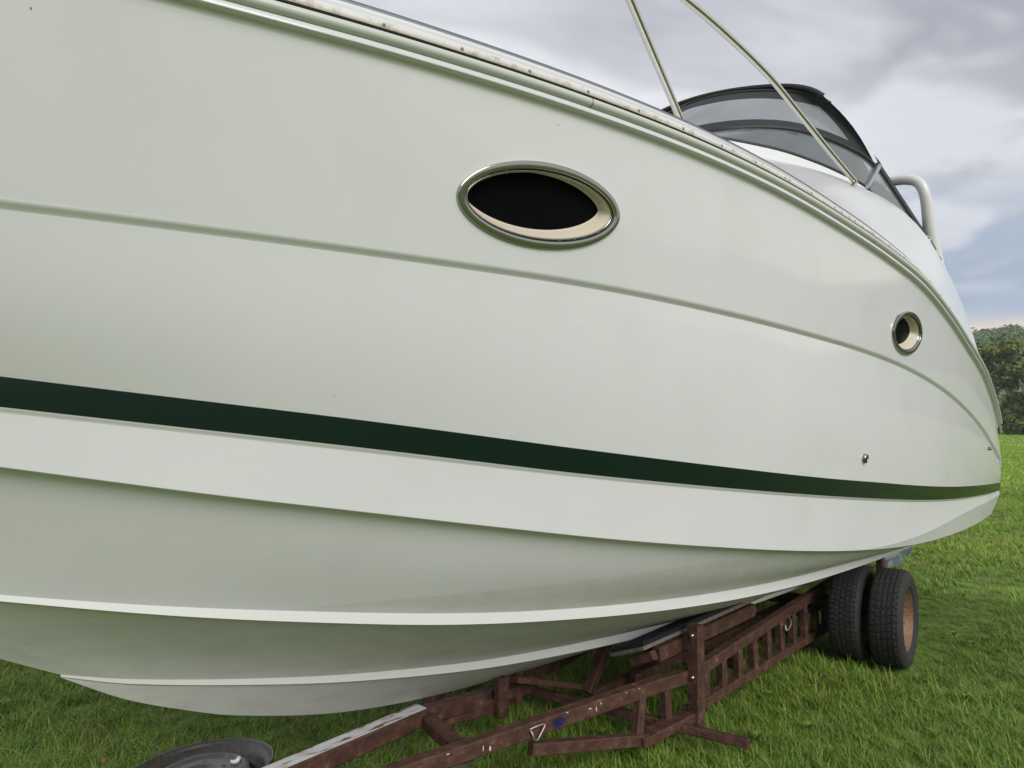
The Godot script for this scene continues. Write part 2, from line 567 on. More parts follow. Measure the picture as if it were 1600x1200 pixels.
func in_port(p: Vector3) -> bool:
	for q in PORTS:
		var s: float = -p.z - q[0]
		if p.x < 0.0 or absf(s) > 0.5:
			continue
		var y: float = p.y - q[1] + (0.115 * s if q[0] > 3.0 else 0.0)
		var r := Vector2(s, y).rotated(-q[4])
		if pow(r.x / (q[2] - 0.02), 2) + pow(r.y / (q[3] - 0.02), 2) < 1.0:
			return true
	return false

func make_boat() -> void:
	make_lines()
	var boat := thing("motor_cruiser", "large white motor cruiser with green stripe and two oval portlights, standing on the rusty trailer", "boat")
	var rows: Array
	# --- shell, line by line
	var st := new_st()
	for sd in [1.0, -1.0]:
		panel(st, "K", "A", sd, 520, 36, Vector2(0.0, 0.006), Vector2.ZERO, Vector3.ZERO, in_port)
		moulding(st, "A", sd, RAIL_COVE, 200)
		moulding(st, "A", sd, RAIL_LIP, 200)
	put("upper_topside", done(st), M.gel, boat)
	st = new_st()
	for sd in [1.0, -1.0]:
		moulding(st, "K", sd, [Vector2(0.0, 0.006), Vector2(-0.001, 0.001), Vector2(-0.007, -0.006), Vector2(-0.015, -0.011), Vector2(-0.020, -0.018)], 200, 0.0, 1.0, Vector3(sd, -1, 0))
		rows = []
		for i in 201:
			var u := i / 200.0
			var a := at_line("ST", u, sd)
			var b := at_line("K", u, sd, -0.020, -0.018)
			var row := []
			for j in 13:
				var t := j / 12.0
				row.append(a.lerp(b, t) + Vector3(sd * 0.012 * sin(PI * t) * smoothstep(0.0, 0.3, u), 0, 0))
			rows.append(row)
		sheet(st, rows, Vector3(sd, 0, 0))
	put("lower_topside", done(st), M.gel, boat)
	st = new_st()
	for sd in [1.0, -1.0]:
		panel(st, "SB", "ST", sd, 200, 2, Vector2(0.003, 0.0), Vector2(0.003, 0.0))
		moulding(st, "ST", sd, [Vector2(0.003, 0.0), Vector2(0.0, 0.001)], 200)
		moulding(st, "SB", sd, [Vector2(0.003, 0.0), Vector2(0.001, -0.0015)], 200, 0.0, 1.0, Vector3(sd, -1, 0))
	put("green_stripe", done(st), M.green, boat)
	st = new_st()
	for sd in [1.0, -1.0]:
		moulding(st, "SB", sd, [Vector2(0.001, -0.0015), Vector2(-0.001, -0.006), Vector2(-0.008, -0.011), Vector2(-0.010, -0.016)], 200, 0.0, 1.0, Vector3(sd, -1, 0))
		rows = []
		for i in 201:
			var u := i / 200.0
			var a := at_line("C", u, sd)
			var b := at_line("SB", u, sd, -0.010, -0.016)
			var s := -a.z
			var up := 0.15 * smoothstep(4.0, 6.6, s)
			var row := []
			var f := clampf(up / maxf(0.02, b.y - a.y), 0.001, 0.9)
			var knee := a.lerp(b, f) + Vector3(sd * 0.018 * smoothstep(4.0, 5.5, s), 0, 0)
			for j in 3:
				row.append(a.lerp(knee, j / 2.0))
			for j in 7:
				row.append(knee.lerp(b, (j + 1) / 7.0))
			rows.append(row)
		var lower := []
		var upper := []
		for r in rows:
			lower.append(r.slice(0, 3))
			upper.append(r.slice(2))
		sheet(st, lower, Vector3(sd, 0, 0))
		sheet(st, upper, Vector3(sd, 0, 0))
		# the chine's underside
		moulding(st, "C", sd, [Vector2(0.0, 0.0), Vector2(-0.004, -0.004), Vector2(-0.05, 0.006)], 200, 0.0, 1.0, Vector3(0, -1, 0))
	put("chine_side", done(st), M.gel, boat)
	# --- bottom, split at the level painted line
	var above := new_st()
	var below := new_st()
	for sd in [1.0, -1.0]:
		for part in 2:
			var lo: String = "S1T" if part == 0 else "S2T"
			var hi: String = "C" if part == 0 else "S1"
			var off := Vector2(-0.05, 0.006) if part == 0 else Vector2(-0.016, 0.002)
			var r_up := []
			var r_dn := []
			for i in 241:
				var u := i / 240.0
				var a := at_line(lo, u, sd)
				var b := at_line(hi, u, sd, off.x, off.y)
				var f := clampf((1.037 - a.y) / maxf(0.001, b.y - a.y), 0.0, 1.0)
				var bulge := 0.03 if part == 0 else 0.015
				var up_row := []
				var dn_row := []
				for j in 13:
					var t := lerpf(f, 1.0, j / 12.0)
					up_row.append(a.lerp(b, t) + Vector3(sd * 0.6, -0.6, 0) * bulge * sin(PI * t) * smoothstep(0.1, 0.5, u))
					t = lerpf(0.0, f, j / 12.0)
					dn_row.append(a.lerp(b, t) + Vector3(sd * 0.6, -0.6, 0) * bulge * sin(PI * t) * smoothstep(0.1, 0.5, u))
				r_up.append(up_row)
				r_dn.append(dn_row)
			sheet(above, r_up, Vector3(sd, -0.8, 0))
			sheet(below, r_dn, Vector3(sd, -0.8, 0))
		panel(below, "keel", "S2", sd, 200, 8, Vector2.ZERO, Vector2(-0.012, 0.002), Vector3(sd, -1, 0))
	put("bow_flare", done(above), M.gel, boat)
	put("bottom", done(below), M.anti, boat)
	for k in 2:
		for sd in [1.0, -1.0]:
			st = new_st()
			var nm: String = ["S1", "S2"][k]
			panel(st, nm, nm + "T", sd, 220, 2, Vector2(0.0, 0.0), Vector2.ZERO)
			moulding(st, nm, sd, [Vector2(0.0, 0.0), Vector2(-0.003, -0.003), Vector2(-0.016, 0.002)], 220, 0.0, 1.0, Vector3(0, -1, 0))
			put("spray_strake", done(st), M.strake, boat)
	# --- transom
	st = new_st()
	rows = []
	for k in [["keel", 0.0], ["S2", 0.0], ["S1", 0.0], ["C", 0.0], ["SB", 0.0], ["ST", 0.0], ["K", 0.0], ["A", 0.0], ["A", 0.167], ["A", 0.45]]:
		var row := []
		for j in 13:
			var t := j / 6.0 - 1.0
			var e := at_line(k[0], 1.0, 1.0, -0.12 * k[1], k[1])
			row.append(Vector3(e.x * t, e.y, e.z))
		rows.append(row)
	sheet(st, rows, Vector3(0, 0, -1), null, true)
	put("transom", done(st), M.gel, boat)
	# --- rub rail
	var rail := Node3D.new()
	rail.name = "rub_rail"
	boat.add_child(rail)
	st = new_st()
	var tp := [Vector2(0.020, 0.0415)]
	for k in 9:
		var a := deg_to_rad(-72.0 + 160.0 * k / 8.0)
		tp.append(Vector2(0.026 + 0.0165 * cos(a), 0.0575 + 0.0155 * sin(a)))
	tp.append(Vector2(0.012, 0.0735))
	for sd in [1.0, -1.0]:
		moulding(st, "A", sd, tp, 220)
	put("rail_insert", done(st), M.vinyl, rail)
	st = new_st()
	for sd in [1.0, -1.0]:
		moulding(st, "A", sd, [Vector2(0.012, 0.0735), Vector2(0.009, 0.078), Vector2(0.011, 0.0860), Vector2(0.022, 0.0865)], 220)
	put("rail_groove", done(st), M.groove, rail)
	st = new_st()
	for sd in [1.0, -1.0]:
		moulding(st, "A", sd, [Vector2(0.022, 0.0865), Vector2(0.0255, 0.089), Vector2(0.0235, 0.104), Vector2(0.021, 0.108), Vector2(0.017, 0.1085)], 220)
	put("rail_flange", done(st), M.flange, rail)
	# screws every 24 cm
	var head := new_st()
	lathe(head, [Vector2(0.0, 0.0030), Vector2(0.0016, 0.0030), Vector2(0.0017, 0.0012), Vector2(0.0022, 0.0012), Vector2(0.0023, 0.0034), Vector2(0.0045, 0.0028), Vector2(0.0060, 0.0)], Transform3D.IDENTITY, 14)
	var head_mesh := done(head)
	for i in 26:
		var s := 0.35 + 0.241 * i
		var c := V(half("A", s) + 0.0245, high("A", s) + 0.0945, s)
		var t := (V(half("A", s + 0.05), 0, s + 0.05) - V(half("A", s - 0.05), 0, s - 0.05)).normalized()
		var n := Vector3.UP.cross(t).normalized()
		if n.x < 0:
			n = -n
		put("screw", head_mesh, M.screw, rail, Transform3D(Basis(n, Vector3.UP, n.cross(Vector3.UP)), c))
	for s in [1.80, 3.95]:
		# the joints of the rail insert
		st = new_st()
		lathe(st, [Vector2(0.0172, -0.0015), Vector2(0.0176, 0.0), Vector2(0.0172, 0.0015)], Transform3D(Basis(Vector3(0, 0, 1), Vector3.UP, Vector3(-1, 0, 0)), V(half("A", s) + 0.026, high("A", s) + 0.0575, s)), 20)
		put("rail_joint", done(st), M.groove, rail)
	# --- deck
	st = new_st()
	for sd in [1.0, -1.0]:
		moulding(st, "A", sd, [Vector2(0.017, 0.1085), Vector2(0.014, 0.111), Vector2(0.013, 0.116), Vector2(0.008, 0.118), Vector2(-0.012, 0.146), Vector2(-0.017, 0.151), Vector2(-0.024, 0.153)], 220)
	put("toe_rail", done(st), M.deck, boat)
	st = new_st()
	for sd in [1.0, -1.0]:
		moulding(st, "A", sd, [Vector2(-0.024, 0.153), Vector2(-0.028, 0.165), Vector2(-0.026, 0.167)], 220)
	put("deck_gutter", done(st), mat(lin(0.20, 0.22, 0.25), 0.35), boat)
	st = new_st()
	for sd in [1.0, -1.0]:
		rows = []
		for i in 161:
			var u := i / 160.0
			var e := at_line("A", u, 1.0, -0.026, 0.167)
			var row := []
			for j in 29:
				var f := 1.0 - pow(j / 28.0, 1.6)
				row.append(Vector3(sd * e.x * f, lerpf(e.y, deck_mid(-e.z), 1.0 - pow(f, deck_full(-e.z))), e.z))
			rows.append(row)
		sheet(st, rows, Vector3(0, 1, 0))
	put("deck", done(st), M.deck, boat)
	make_ports(boat)
	make_topside_fittings(boat)
	make_superstructure(boat)
	make_drive(boat)

func deck_mid(s: float) -> float:
	return high("mid", s)

# how square the deck's edge is: a flat crown forward, upright coamings aft
func deck_full(s: float) -> float:
	return high("full", s)

func make_ports(boat: Node3D) -> void:
	for q in PORTS:
		var fr := hull_frame("K", "A", q[0], q[1])
		var port := Node3D.new()
		port.name = "portlight"
		boat.add_child(port, true)
		var ring := func(delta: float, out: float, shift: Vector2, n := 72) -> Array:
			var row := []
			for k in n + 1:
				var a := TAU * (k % n) / n
				var ca := cos(a)
				var sa := sin(a)
				# an oval a little pointed fore and aft
				var lens := lerpf(1.08, 1.30, clampf((-delta - 0.036) / 0.014, 0.0, 1.0))
				var e := Vector2(ca * (q[2] + delta), signf(sa) * pow(absf(sa), lens) * (q[3] + delta * 0.9)).rotated(q[4]) + shift
				var s: float = q[0] + e.x * fr.basis.x.dot(Vector3(0, 0, -1)) + e.y * fr.basis.y.dot(Vector3(0, 0, -1))
				var y: float = q[1] + e.x * fr.basis.x.y + e.y * fr.basis.y.y
				row.append(on_hull("K", "A", s, y) + fr.basis.z * out)
			return row
		var z := Vector2.ZERO
		var build := func(called: String, profs: Array, m: Material) -> void:
			var st := new_st()
			for prof in profs:
				var rows := []
				for p in prof:
					rows.append(ring.call(p[0], p[1], z if p.size() < 3 else p[2]))
				group_no += 1
				st.set_smooth_group(group_no)
				for i in rows.size() - 1:
					for j in rows[0].size() - 1:
						for p in [rows[i][j], rows[i + 1][j + 1], rows[i][j + 1], rows[i][j], rows[i + 1][j], rows[i + 1][j + 1]]:
							st.add_vertex(p)
			put(called, done(st), m, port)
		build.call("chrome_ring", [[[0.002, -0.004], [0.0015, 0.0085], [0.0004, 0.0107]], [[0.0004, 0.0107], [-0.001, 0.0114], [-0.003, 0.0119]], [[-0.003, 0.0119], [-0.010, 0.0124], [-0.019, 0.0124], [-0.0245, 0.0116]], [[-0.0245, 0.0116], [-0.027, 0.0085], [-0.0275, 0.002]]], M.chrome)
		build.call("seal", [[[-0.0275, 0.002], [-0.0285, -0.001], [-0.0305, 0.001]]], M.dark)
		build.call("inner_trim", [[[-0.0305, 0.001], [-0.032, 0.0045], [-0.035, 0.004], [-0.037, 0.0]]], M.chrome)
		var sh := Vector2(-0.010, 0.0155)
		build.call("recess", [[[-0.037, 0.0], [-0.0385, -0.004], [-0.041, -0.014, sh * 0.3], [-0.044, -0.032, sh * 0.8], [-0.0455, -0.041, sh], [-0.051, -0.044, sh]]], M.cream)
		var st := new_st()
		var edge: Array = ring.call(-0.049, -0.0445, sh)
		var mid: Vector3 = fr.origin - fr.basis.z * 0.0445 + fr.basis.x * sh.x + fr.basis.y * sh.y
		st.set_smooth_group(0xFFFFFFFF)
		for k in edge.size() - 1:
			for p in [mid, edge[k + 1], edge[k]]:
				st.add_vertex(p)
		put("glass", done(st), M.black_glass, port)

func make_topside_fittings(boat: Node3D) -> void:
	var k := 0
	for d in [[4.127, 1.458, 0.027], [7.19, 1.417, 0.014]]:
		var fr := hull_frame("ST", "K", d[0], d[1])
		var xf := Transform3D(Basis(fr.basis.z, fr.basis.y, fr.basis.z.cross(fr.basis.y)), fr.origin + fr.basis.z * 0.012)
		var r: float = d[2]
		var fit := Node3D.new()
		fit.name = "skin_fitting"
		boat.add_child(fit, true)
		var st := new_st()
		lathe(st, [Vector2(r * 0.55, -0.02), Vector2(r * 0.55, 0.006), Vector2(r * 0.65, 0.010), Vector2(r * 0.9, 0.007), Vector2(r, 0.0), Vector2(r, -0.02)], xf, 28)
		put("flange_ring", done(st), M.chrome, fit)
		st = new_st()
		lathe(st, [Vector2(0.0, 0.0), Vector2(r * 0.55, 0.0)], xf, 20)
		put("bore", done(st), M.dark, fit)
	# chips and flecks in the gelcoat
	var chip_m := mat(lin(0.16, 0.16, 0.13), 0.7)
	for c in [["K", "A", 1.21, 2.545, 0.007], ["K", "A", 0.30, 2.594, 0.005], ["K", "A", 1.697, 2.64, 0.004], ["K", "A", 4.76, 2.42, 0.006], ["ST", "K", 4.478, 1.40, 0.004], ["K", "A", 0.62, 2.52, 0.004], ["ST", "K", 1.9, 2.0, 0.004], ["ST", "K", 1.1, 1.75, 0.004], ["ST", "K", 2.6, 1.62, 0.0035], ["K", "A", 0.4, 2.36, 0.004], ["K", "A", 2.6, 2.30, 0.004], ["ST", "K", 5.9, 1.5, 0.006]]:
		var fr := hull_frame(c[0], c[1], c[2], c[3])
		var o: Vector3 = fr.origin + fr.basis.z * (0.0165 if c[0] == "ST" else 0.0012)
		var pts := []
		for j in 7:
			var a := TAU * j / 7.0
			var r: float = c[4] * rng.randf_range(0.4, 1.0)
			pts.append(o + fr.basis.x * cos(a) * r * 0.6 + fr.basis.y * sin(a) * r)
		var st := new_st()
		st.set_smooth_group(0xFFFFFFFF)
		for j in 7:
			for p in [o + fr.basis.z * 0.0005, pts[(j + 1) % 7], pts[j]]:
				st.add_vertex(p)
		put("gelcoat_chip", done(st), chip_m, boat)

func make_superstructure(boat: Node3D) -> void:
	# bow rail
	var rail := Node3D.new()
	rail.name = "bow_rail"
	boat.add_child(rail)
	var st := new_st()
	var path := [V(1.105, 3.09, 4.66), V(1.10, 3.16, 4.715), V(1.10, 3.20, 4.755), V(1.10, 3.215, 4.745), V(1.10, 3.235, 4.66), V(1.10, 3.31, 4.35), V(1.10, 3.42, 3.93), V(1.10, 3.51, 3.57), V(1.10, 3.565, 3.15), V(1.10, 3.59, 2.76), V(1.09, 3.60, 2.35), V(1.03, 3.61, 1.6), V(0.85, 3.62, 0.5), V(0.55, 3.63, -0.6), V(0.2, 3.63, -1.45), V(0.0, 3.63, -1.65)]
	tube(st, curve_pts(path, 90), 0.0175, 14)
	var mirror := []
	for p in path:
		mirror.append(Vector3(-p.x, p.y, p.z))
	tube(st, curve_pts(mirror, 90), 0.0175, 14)
	put("top_rail", done(st), M.steel, rail)
	for sd in [1.0, -1.0]:
		for pr in [[V(0.945, 3.10, 2.99), V(1.05, 3.61, 2.27)], [V(0.75, 3.0, 1.0), V(0.93, 3.61, 0.95)], [V(0.4, 2.98, -0.6), V(0.52, 3.62, -0.68)]]:
			st = new_st()
			var a: Vector3 = pr[0]
			var b: Vector3 = pr[1]
			tube(st, PackedVector3Array([Vector3(a.x * sd, a.y, a.z), Vector3(b.x * sd, b.y, b.z)]), 0.0185, 14)
			put("stanchion", done(st), M.steel, rail)
		st = new_st()
		lathe(st, [Vector2(0.0, 0.012), Vector2(0.026, 0.010), Vector2(0.034, 0.004), Vector2(0.036, -0.02)], Transform3D(Basis(Vector3(sd * 0.45, 0.87, 0.15).normalized(), Vector3(0, 0, 1), Vector3(1, 0, 0)), V(1.108 * sd, 3.105, 4.655)), 20)
		put("foot_plate", done(st), M.screw, rail)
	# windscreen
	var ws := Node3D.new()
	ws.name = "windscreen"
	boat.add_child(ws)
	var lo_keys := [V(0, 3.50, 3.75), V(0.4, 3.49, 3.95), V(0.7, 3.445, 4.38), V(0.86, 3.395, 4.75), V(0.955, 3.345, 5.08), V(1.0, 3.305, 5.22)]
	var hi_keys := [V(0, 3.66, 4.25), V(0.38, 3.67, 4.40), V(0.64, 3.69, 4.72), V(0.80, 3.665, 5.05), V(0.90, 3.62, 5.42), V(0.955, 3.545, 5.58)]
	var lo := curve_pts(lo_keys, 30)
	var hi := curve_pts(hi_keys, 30)
	for sd in [1.0, -1.0]:
		var mx := Vector3(sd, 1, 1)
		st = new_st()
		var rows := []
		for i in 31:
			rows.append([lo[i] * mx, lo[i].lerp(hi[i], 0.5) * mx, hi[i] * mx])
		sheet(st, rows, Vector3(sd * 0.5, 0.4, 1))
		put("pane", done(st), M.pane, ws)
		st = new_st()
		rows = []
		for i in 31:
			var c: Vector3 = lo[i] * mx + Vector3(0, 0.004, 0)
			rows.append([c + Vector3(sd * 0.004, 0, 0.006), c + Vector3(sd * 0.02, -0.07, 0.05), c + Vector3(sd * 0.05, -0.2, 0.12)])
		sheet(st, rows, Vector3(sd * 0.3, 0.3, 1))
		put("windscreen_base", done(st), M.deck, ws)
		var l2 := PackedVector3Array()
		var h2 := PackedVector3Array()
		for i in 31:
			l2.append(lo[i] * mx)
			h2.append(hi[i] * mx)
		st = new_st()
		tube(st, l2, 0.016, 8)
		put("lower_seal", done(st), M.rubber_trim, ws)
		st = new_st()
		tube(st, h2, 0.020, 8)
		put("upper_frame", done(st), M.rubber_trim, ws)
		var c0 := lo[30] * mx
		var c1 := hi[30] * mx
		put("corner_post", bevel_box(Vector3(0.03, 0.07, c0.distance_to(c1) + 0.03), 0.004), M.alu, ws, along(c0, c1, Vector3(sd, 0, 0.4)))
		# side pane and its sloping top frame
		var a0 := V(1.01, 3.29, 5.27) * mx
		var a1 := V(0.965, 3.545, 5.62) * mx
		var e0 := V(1.07, 3.03, 6.42) * mx
		var e1 := V(1.068, 3.075, 6.47) * mx
		st = new_st()
		sheet(st, [[a0, a1], [e0, e1]], Vector3(sd, 0, 0), null, true)
		put("side_pane", done(st), M.pane, ws)
		put("side_frame", bevel_box(Vector3(0.035, 0.045, a1.distance_to(e1) + 0.1), 0.005), M.rubber_trim, ws, along(a1, e1))
		put("side_seal", bevel_box(Vector3(0.02, 0.016, a0.distance_to(e0)), 0.003), M.rubber_trim, ws, along(a0, e0))
	# canvas hood
	var hood := Node3D.new()
	hood.name = "canvas_hood"
	boat.add_child(hood)
	var fp := func(t: float, v: float) -> Vector3:
		# t runs from starboard (-1) to port (1), v from the windscreen's top to the front bow of the roof
		var a := absf(t)
		var f := a * 30.0
		var k := mini(int(f), 29)
		var bot: Vector3 = hi[k].lerp(hi[k + 1], f - k) + Vector3(0, 0.012, 0)
		var b := 0.78 * a
		var top := V(b, 4.205 - 0.13 * b * signf(t) - 0.06 * b * b - 0.075 * pow(a, 9), 4.90 + 0.30 * b * b)
		var p := bot.lerp(top, v)
		p += Vector3(0.03 * a, 0.02, 0.02) * sin(PI * v)
		return Vector3(p.x * signf(t), p.y, p.z)
	var patch := func(t0: float, t1: float, v0: float, v1: float, nt := 16, nv := 8) -> Array:
		var rows := []
		for i in nt + 1:
			var row := []
			for j in nv + 1:
				row.append(fp.call(lerpf(t0, t1, float(i) / nt), lerpf(v0, v1, float(j) / nv)))
			rows.append(row)
		return rows
	st = new_st()
	var front := Vector3(0, 0.4, 1)
	for q in [[-1.0, -0.90, 0.0, 1.0], [-0.90, -0.30, 0.0, 0.10], [-0.90, -0.30, 0.64, 1.0], [-0.30, -0.12, 0.0, 1.0], [-0.12, 0.77, 0.0, 0.13], [-0.12, 0.77, 0.62, 1.0], [0.77, 1.0, 0.0, 1.0]]:
		sheet(st, patch.call(q[0], q[1], q[2], q[3]), front)
	put("front_panel", done(st), M.canvas, hood)
	for q in [[-0.90, -0.30, 0.10, 0.64], [-0.12, 0.77, 0.13, 0.62]]:
		st = new_st()
		sheet(st, patch.call(q[0], q[1], q[2], q[3]), front)
		put("clear_window", done(st), M.clear_vinyl, hood)
	# piping round the top edge and along the panel's zip
	for q in [[0.875, 0.008], [1.0, 0.018]]:
		st = new_st()
		var pts := PackedVector3Array()
		for i in 41:
			pts.append(fp.call(lerpf(-1, 1, i / 40.0), q[0]) + Vector3(0, 0, 0.006))
		tube(st, pts, q[1], 8)
		put("piping", done(st), M.rubber_trim, hood)
	st = new_st()
	var zip := PackedVector3Array()
	for i in 9:
		zip.append(fp.call(-0.21, i / 8.0 * 0.87) + Vector3(0, 0, 0.006))
	tube(st, zip, 0.006, 6)
	put("zip", done(st), M.rubber_trim, hood)
	# roof and sides
	st = new_st()
	var rows2 := []
	for i in 13:
		var f := i / 12.0
		var row := []
		for j in 21:
			var t := j / 10.0 - 1.0
			var p: Vector3 = fp.call(t, 1.0)
			row.append(Vector3(p.x * (1.0 - 0.05 * f), p.y + 0.03 * sin(PI * f) - 0.93 * f, lerpf(p.z, -6.9, f)))
		rows2.append(row)
	sheet(st, rows2, Vector3.UP)
	put("roof", done(st), M.canvas, hood)
	for sd in [1.0, -1.0]:
		var mx := Vector3(sd, 1, 1)
		var side := func(u: float, v: float) -> Vector3:
			var top := V(0.78 - 0.039 * u, (3.992 if sd > 0.0 else 4.195) + 0.03 * sin(PI * u) - 0.93 * u, lerpf(5.083, 6.9, u))
			var low := curve_pts([V(0.955, 3.56, 5.58), V(1.0, 3.40, 5.9), V(1.068, 3.09, 6.47), V(1.06, 3.0, 6.9)], 24)[int(round(u * 24))]
			return top.lerp(low, v) * mx + Vector3(sd * 0.012 * sin(PI * v), 0, 0)
		var put_side := func(u0: int, u1: int, v0: float, v1: float, called: String, m: Material) -> void:
			var s2 := new_st()
			var rows := []
			for i in range(u0, u1 + 1):
				var row := []
				for j in 9:
					row.append(side.call(i / 24.0, lerpf(v0, v1, j / 8.0)))
				rows.append(row)
			sheet(s2, rows, Vector3(sd, 0.2, 0))
			put(called, done(s2), m, hood)
		put_side.call(0, 24, 0.0, 0.22, "side_panel", M.canvas)
		put_side.call(0, 2, 0.22, 1.0, "side_panel", M.canvas)
		put_side.call(2, 10, 0.22, 0.84, "clear_window", M.clear_vinyl)
		put_side.call(2, 10, 0.84, 1.0, "side_panel", M.canvas)
		put_side.call(10, 24, 0.22, 1.0, "side_panel", M.canvas)
	# radar arch
	var arch_keys := [V(1.07, 2.40, 6.92), V(1.055, 2.70, 6.77), V(1.05, 2.92, 6.63), V(1.05, 3.12, 6.54), V(1.05, 3.33, 6.47), V(1.045, 3.50, 6.42), V(1.01, 3.605, 6.41), V(0.93, 3.66, 6.42), V(0.78, 3.69, 6.45), V(0.4, 3.72, 6.5), V(0, 3.73, 6.52)]
	var half_arch := curve_pts(arch_keys, 40)
	var full := PackedVector3Array(half_arch)
	var rr := PackedFloat32Array()
	for i in range(39, -1, -1):
		full.append(half_arch[i] * Vector3(-1, 1, 1))
	for i in full.size():
		var k: int = mini(i, full.size() - 1 - i)
		rr.append(lerpf(0.09, 0.043, smoothstep(0.0, 20.0, k)))
	st = new_st()
	tube(st, full, 0.06, 16, 1.0, true, rr)
	put("radar_arch", done(st), M.white_tube, boat)
	# cleats and the lashing at the hood's corner
	for c in [V(1.165, 3.015, 6.02), V(1.215, 2.20, 6.93)]:
		st = new_st()
		tube(st, PackedVector3Array([c + Vector3(0, 0.03, 0.09), c + Vector3(0, 0.045, 0.04), c + Vector3(0, 0.045, -0.04), c + Vector3(0, 0.03, -0.09)]), 0.010, 10)
		for e in [-0.035, 0.035]:
			tube(st, PackedVector3Array([c + Vector3(0, 0.045, e), c + Vector3(0, -0.03, e)]), 0.012, 10)
		put("cleat", done(st), M.steel, boat)
	st = new_st()
	tube(st, curve_pts([V(1.072, 3.06, 6.44), V(1.09, 3.02, 6.50), V(1.12, 2.99, 6.47), V(1.12, 2.96, 6.52), V(1.10, 2.90, 6.54)], 16), 0.008, 8)
	put("lashing", done(st), M.rubber_trim, boat)
	# loose flap of the hood behind the side pane
	st = new_st()
	var fl := []
	for i in 9:
		var u := i / 8.0
		var top := V(0.965, 3.55, 5.66).lerp(V(1.06, 3.12, 6.42), u)
		var dip := 0.10 + 0.03 * sin(u * 17.0) - 0.04 * u
		fl.append([top + Vector3(-0.02, 0.03, 0), top + Vector3(-0.05, dip, -0.06 * (1.0 - u)), top + Vector3(-0.09, dip + 0.07, -0.12)])
	sheet(st, fl, Vector3(1, 0.3, 0))
	put("hood_flap", done(st), M.canvas, hood)

func make_drive(boat: Node3D) -> void:
	var drive := Node3D.new()
	drive.name = "stern_drive"
	boat.add_child(drive)
	var st := new_st()
	tube(st, PackedVector3Array([V(0.0, 0.62, 7.6), V(0, 0.50, 8.45), V(0, 0.2, 8.55), V(0, 0.02, 8.52)]), 0.09, 12, 0.45, true, PackedFloat32Array([0.15, 0.14, 0.10, 0.05]))
	put("leg", done(st), M.drive_grey, drive)
	st = new_st()
	tube(st, curve_pts([V(0, 0.17, 8.25), V(0, 0.17, 8.35), V(0, 0.17, 8.55), V(0, 0.17, 8.72)], 12), 0.07, 14, 1.0, true, PackedFloat32Array([0.012, 0.03, 0.046, 0.056, 0.062, 0.064, 0.065, 0.065, 0.064, 0.062, 0.06, 0.055, 0.05]))
	put("gearcase", done(st), M.drive_grey, drive)
	put("cavitation_plate", bevel_box(Vector3(0.26, 0.015, 0.45), 0.005), M.drive_grey, drive, Transform3D(Basis.IDENTITY, V(0, 0.33, 8.55)))
	for k in 3:
		st = new_st()
		var a := TAU * k / 3.0 + 0.4
		var d := Vector3(cos(a), sin(a), 0)
		var t := Vector3(-sin(a), cos(a), 0)
		var c := V(0, 0.17, 8.76)
		var rows := []
		for i in 5:
			var f := i / 4.0
			var w := 0.07 * sin(PI * clampf(0.2 + 0.75 * f, 0, 1)) + 0.01
			rows.append([c + d * (0.05 + 0.13 * f) - t * w + Vector3(0, 0, 0.035), c + d * (0.05 + 0.13 * f), c + d * (0.05 + 0.13 * f) + t * w - Vector3(0, 0, 0.035)])
		sheet(st, rows, Vector3(0, 0, -1))
		put("propeller_blade", done(st), M.drive_grey, drive)

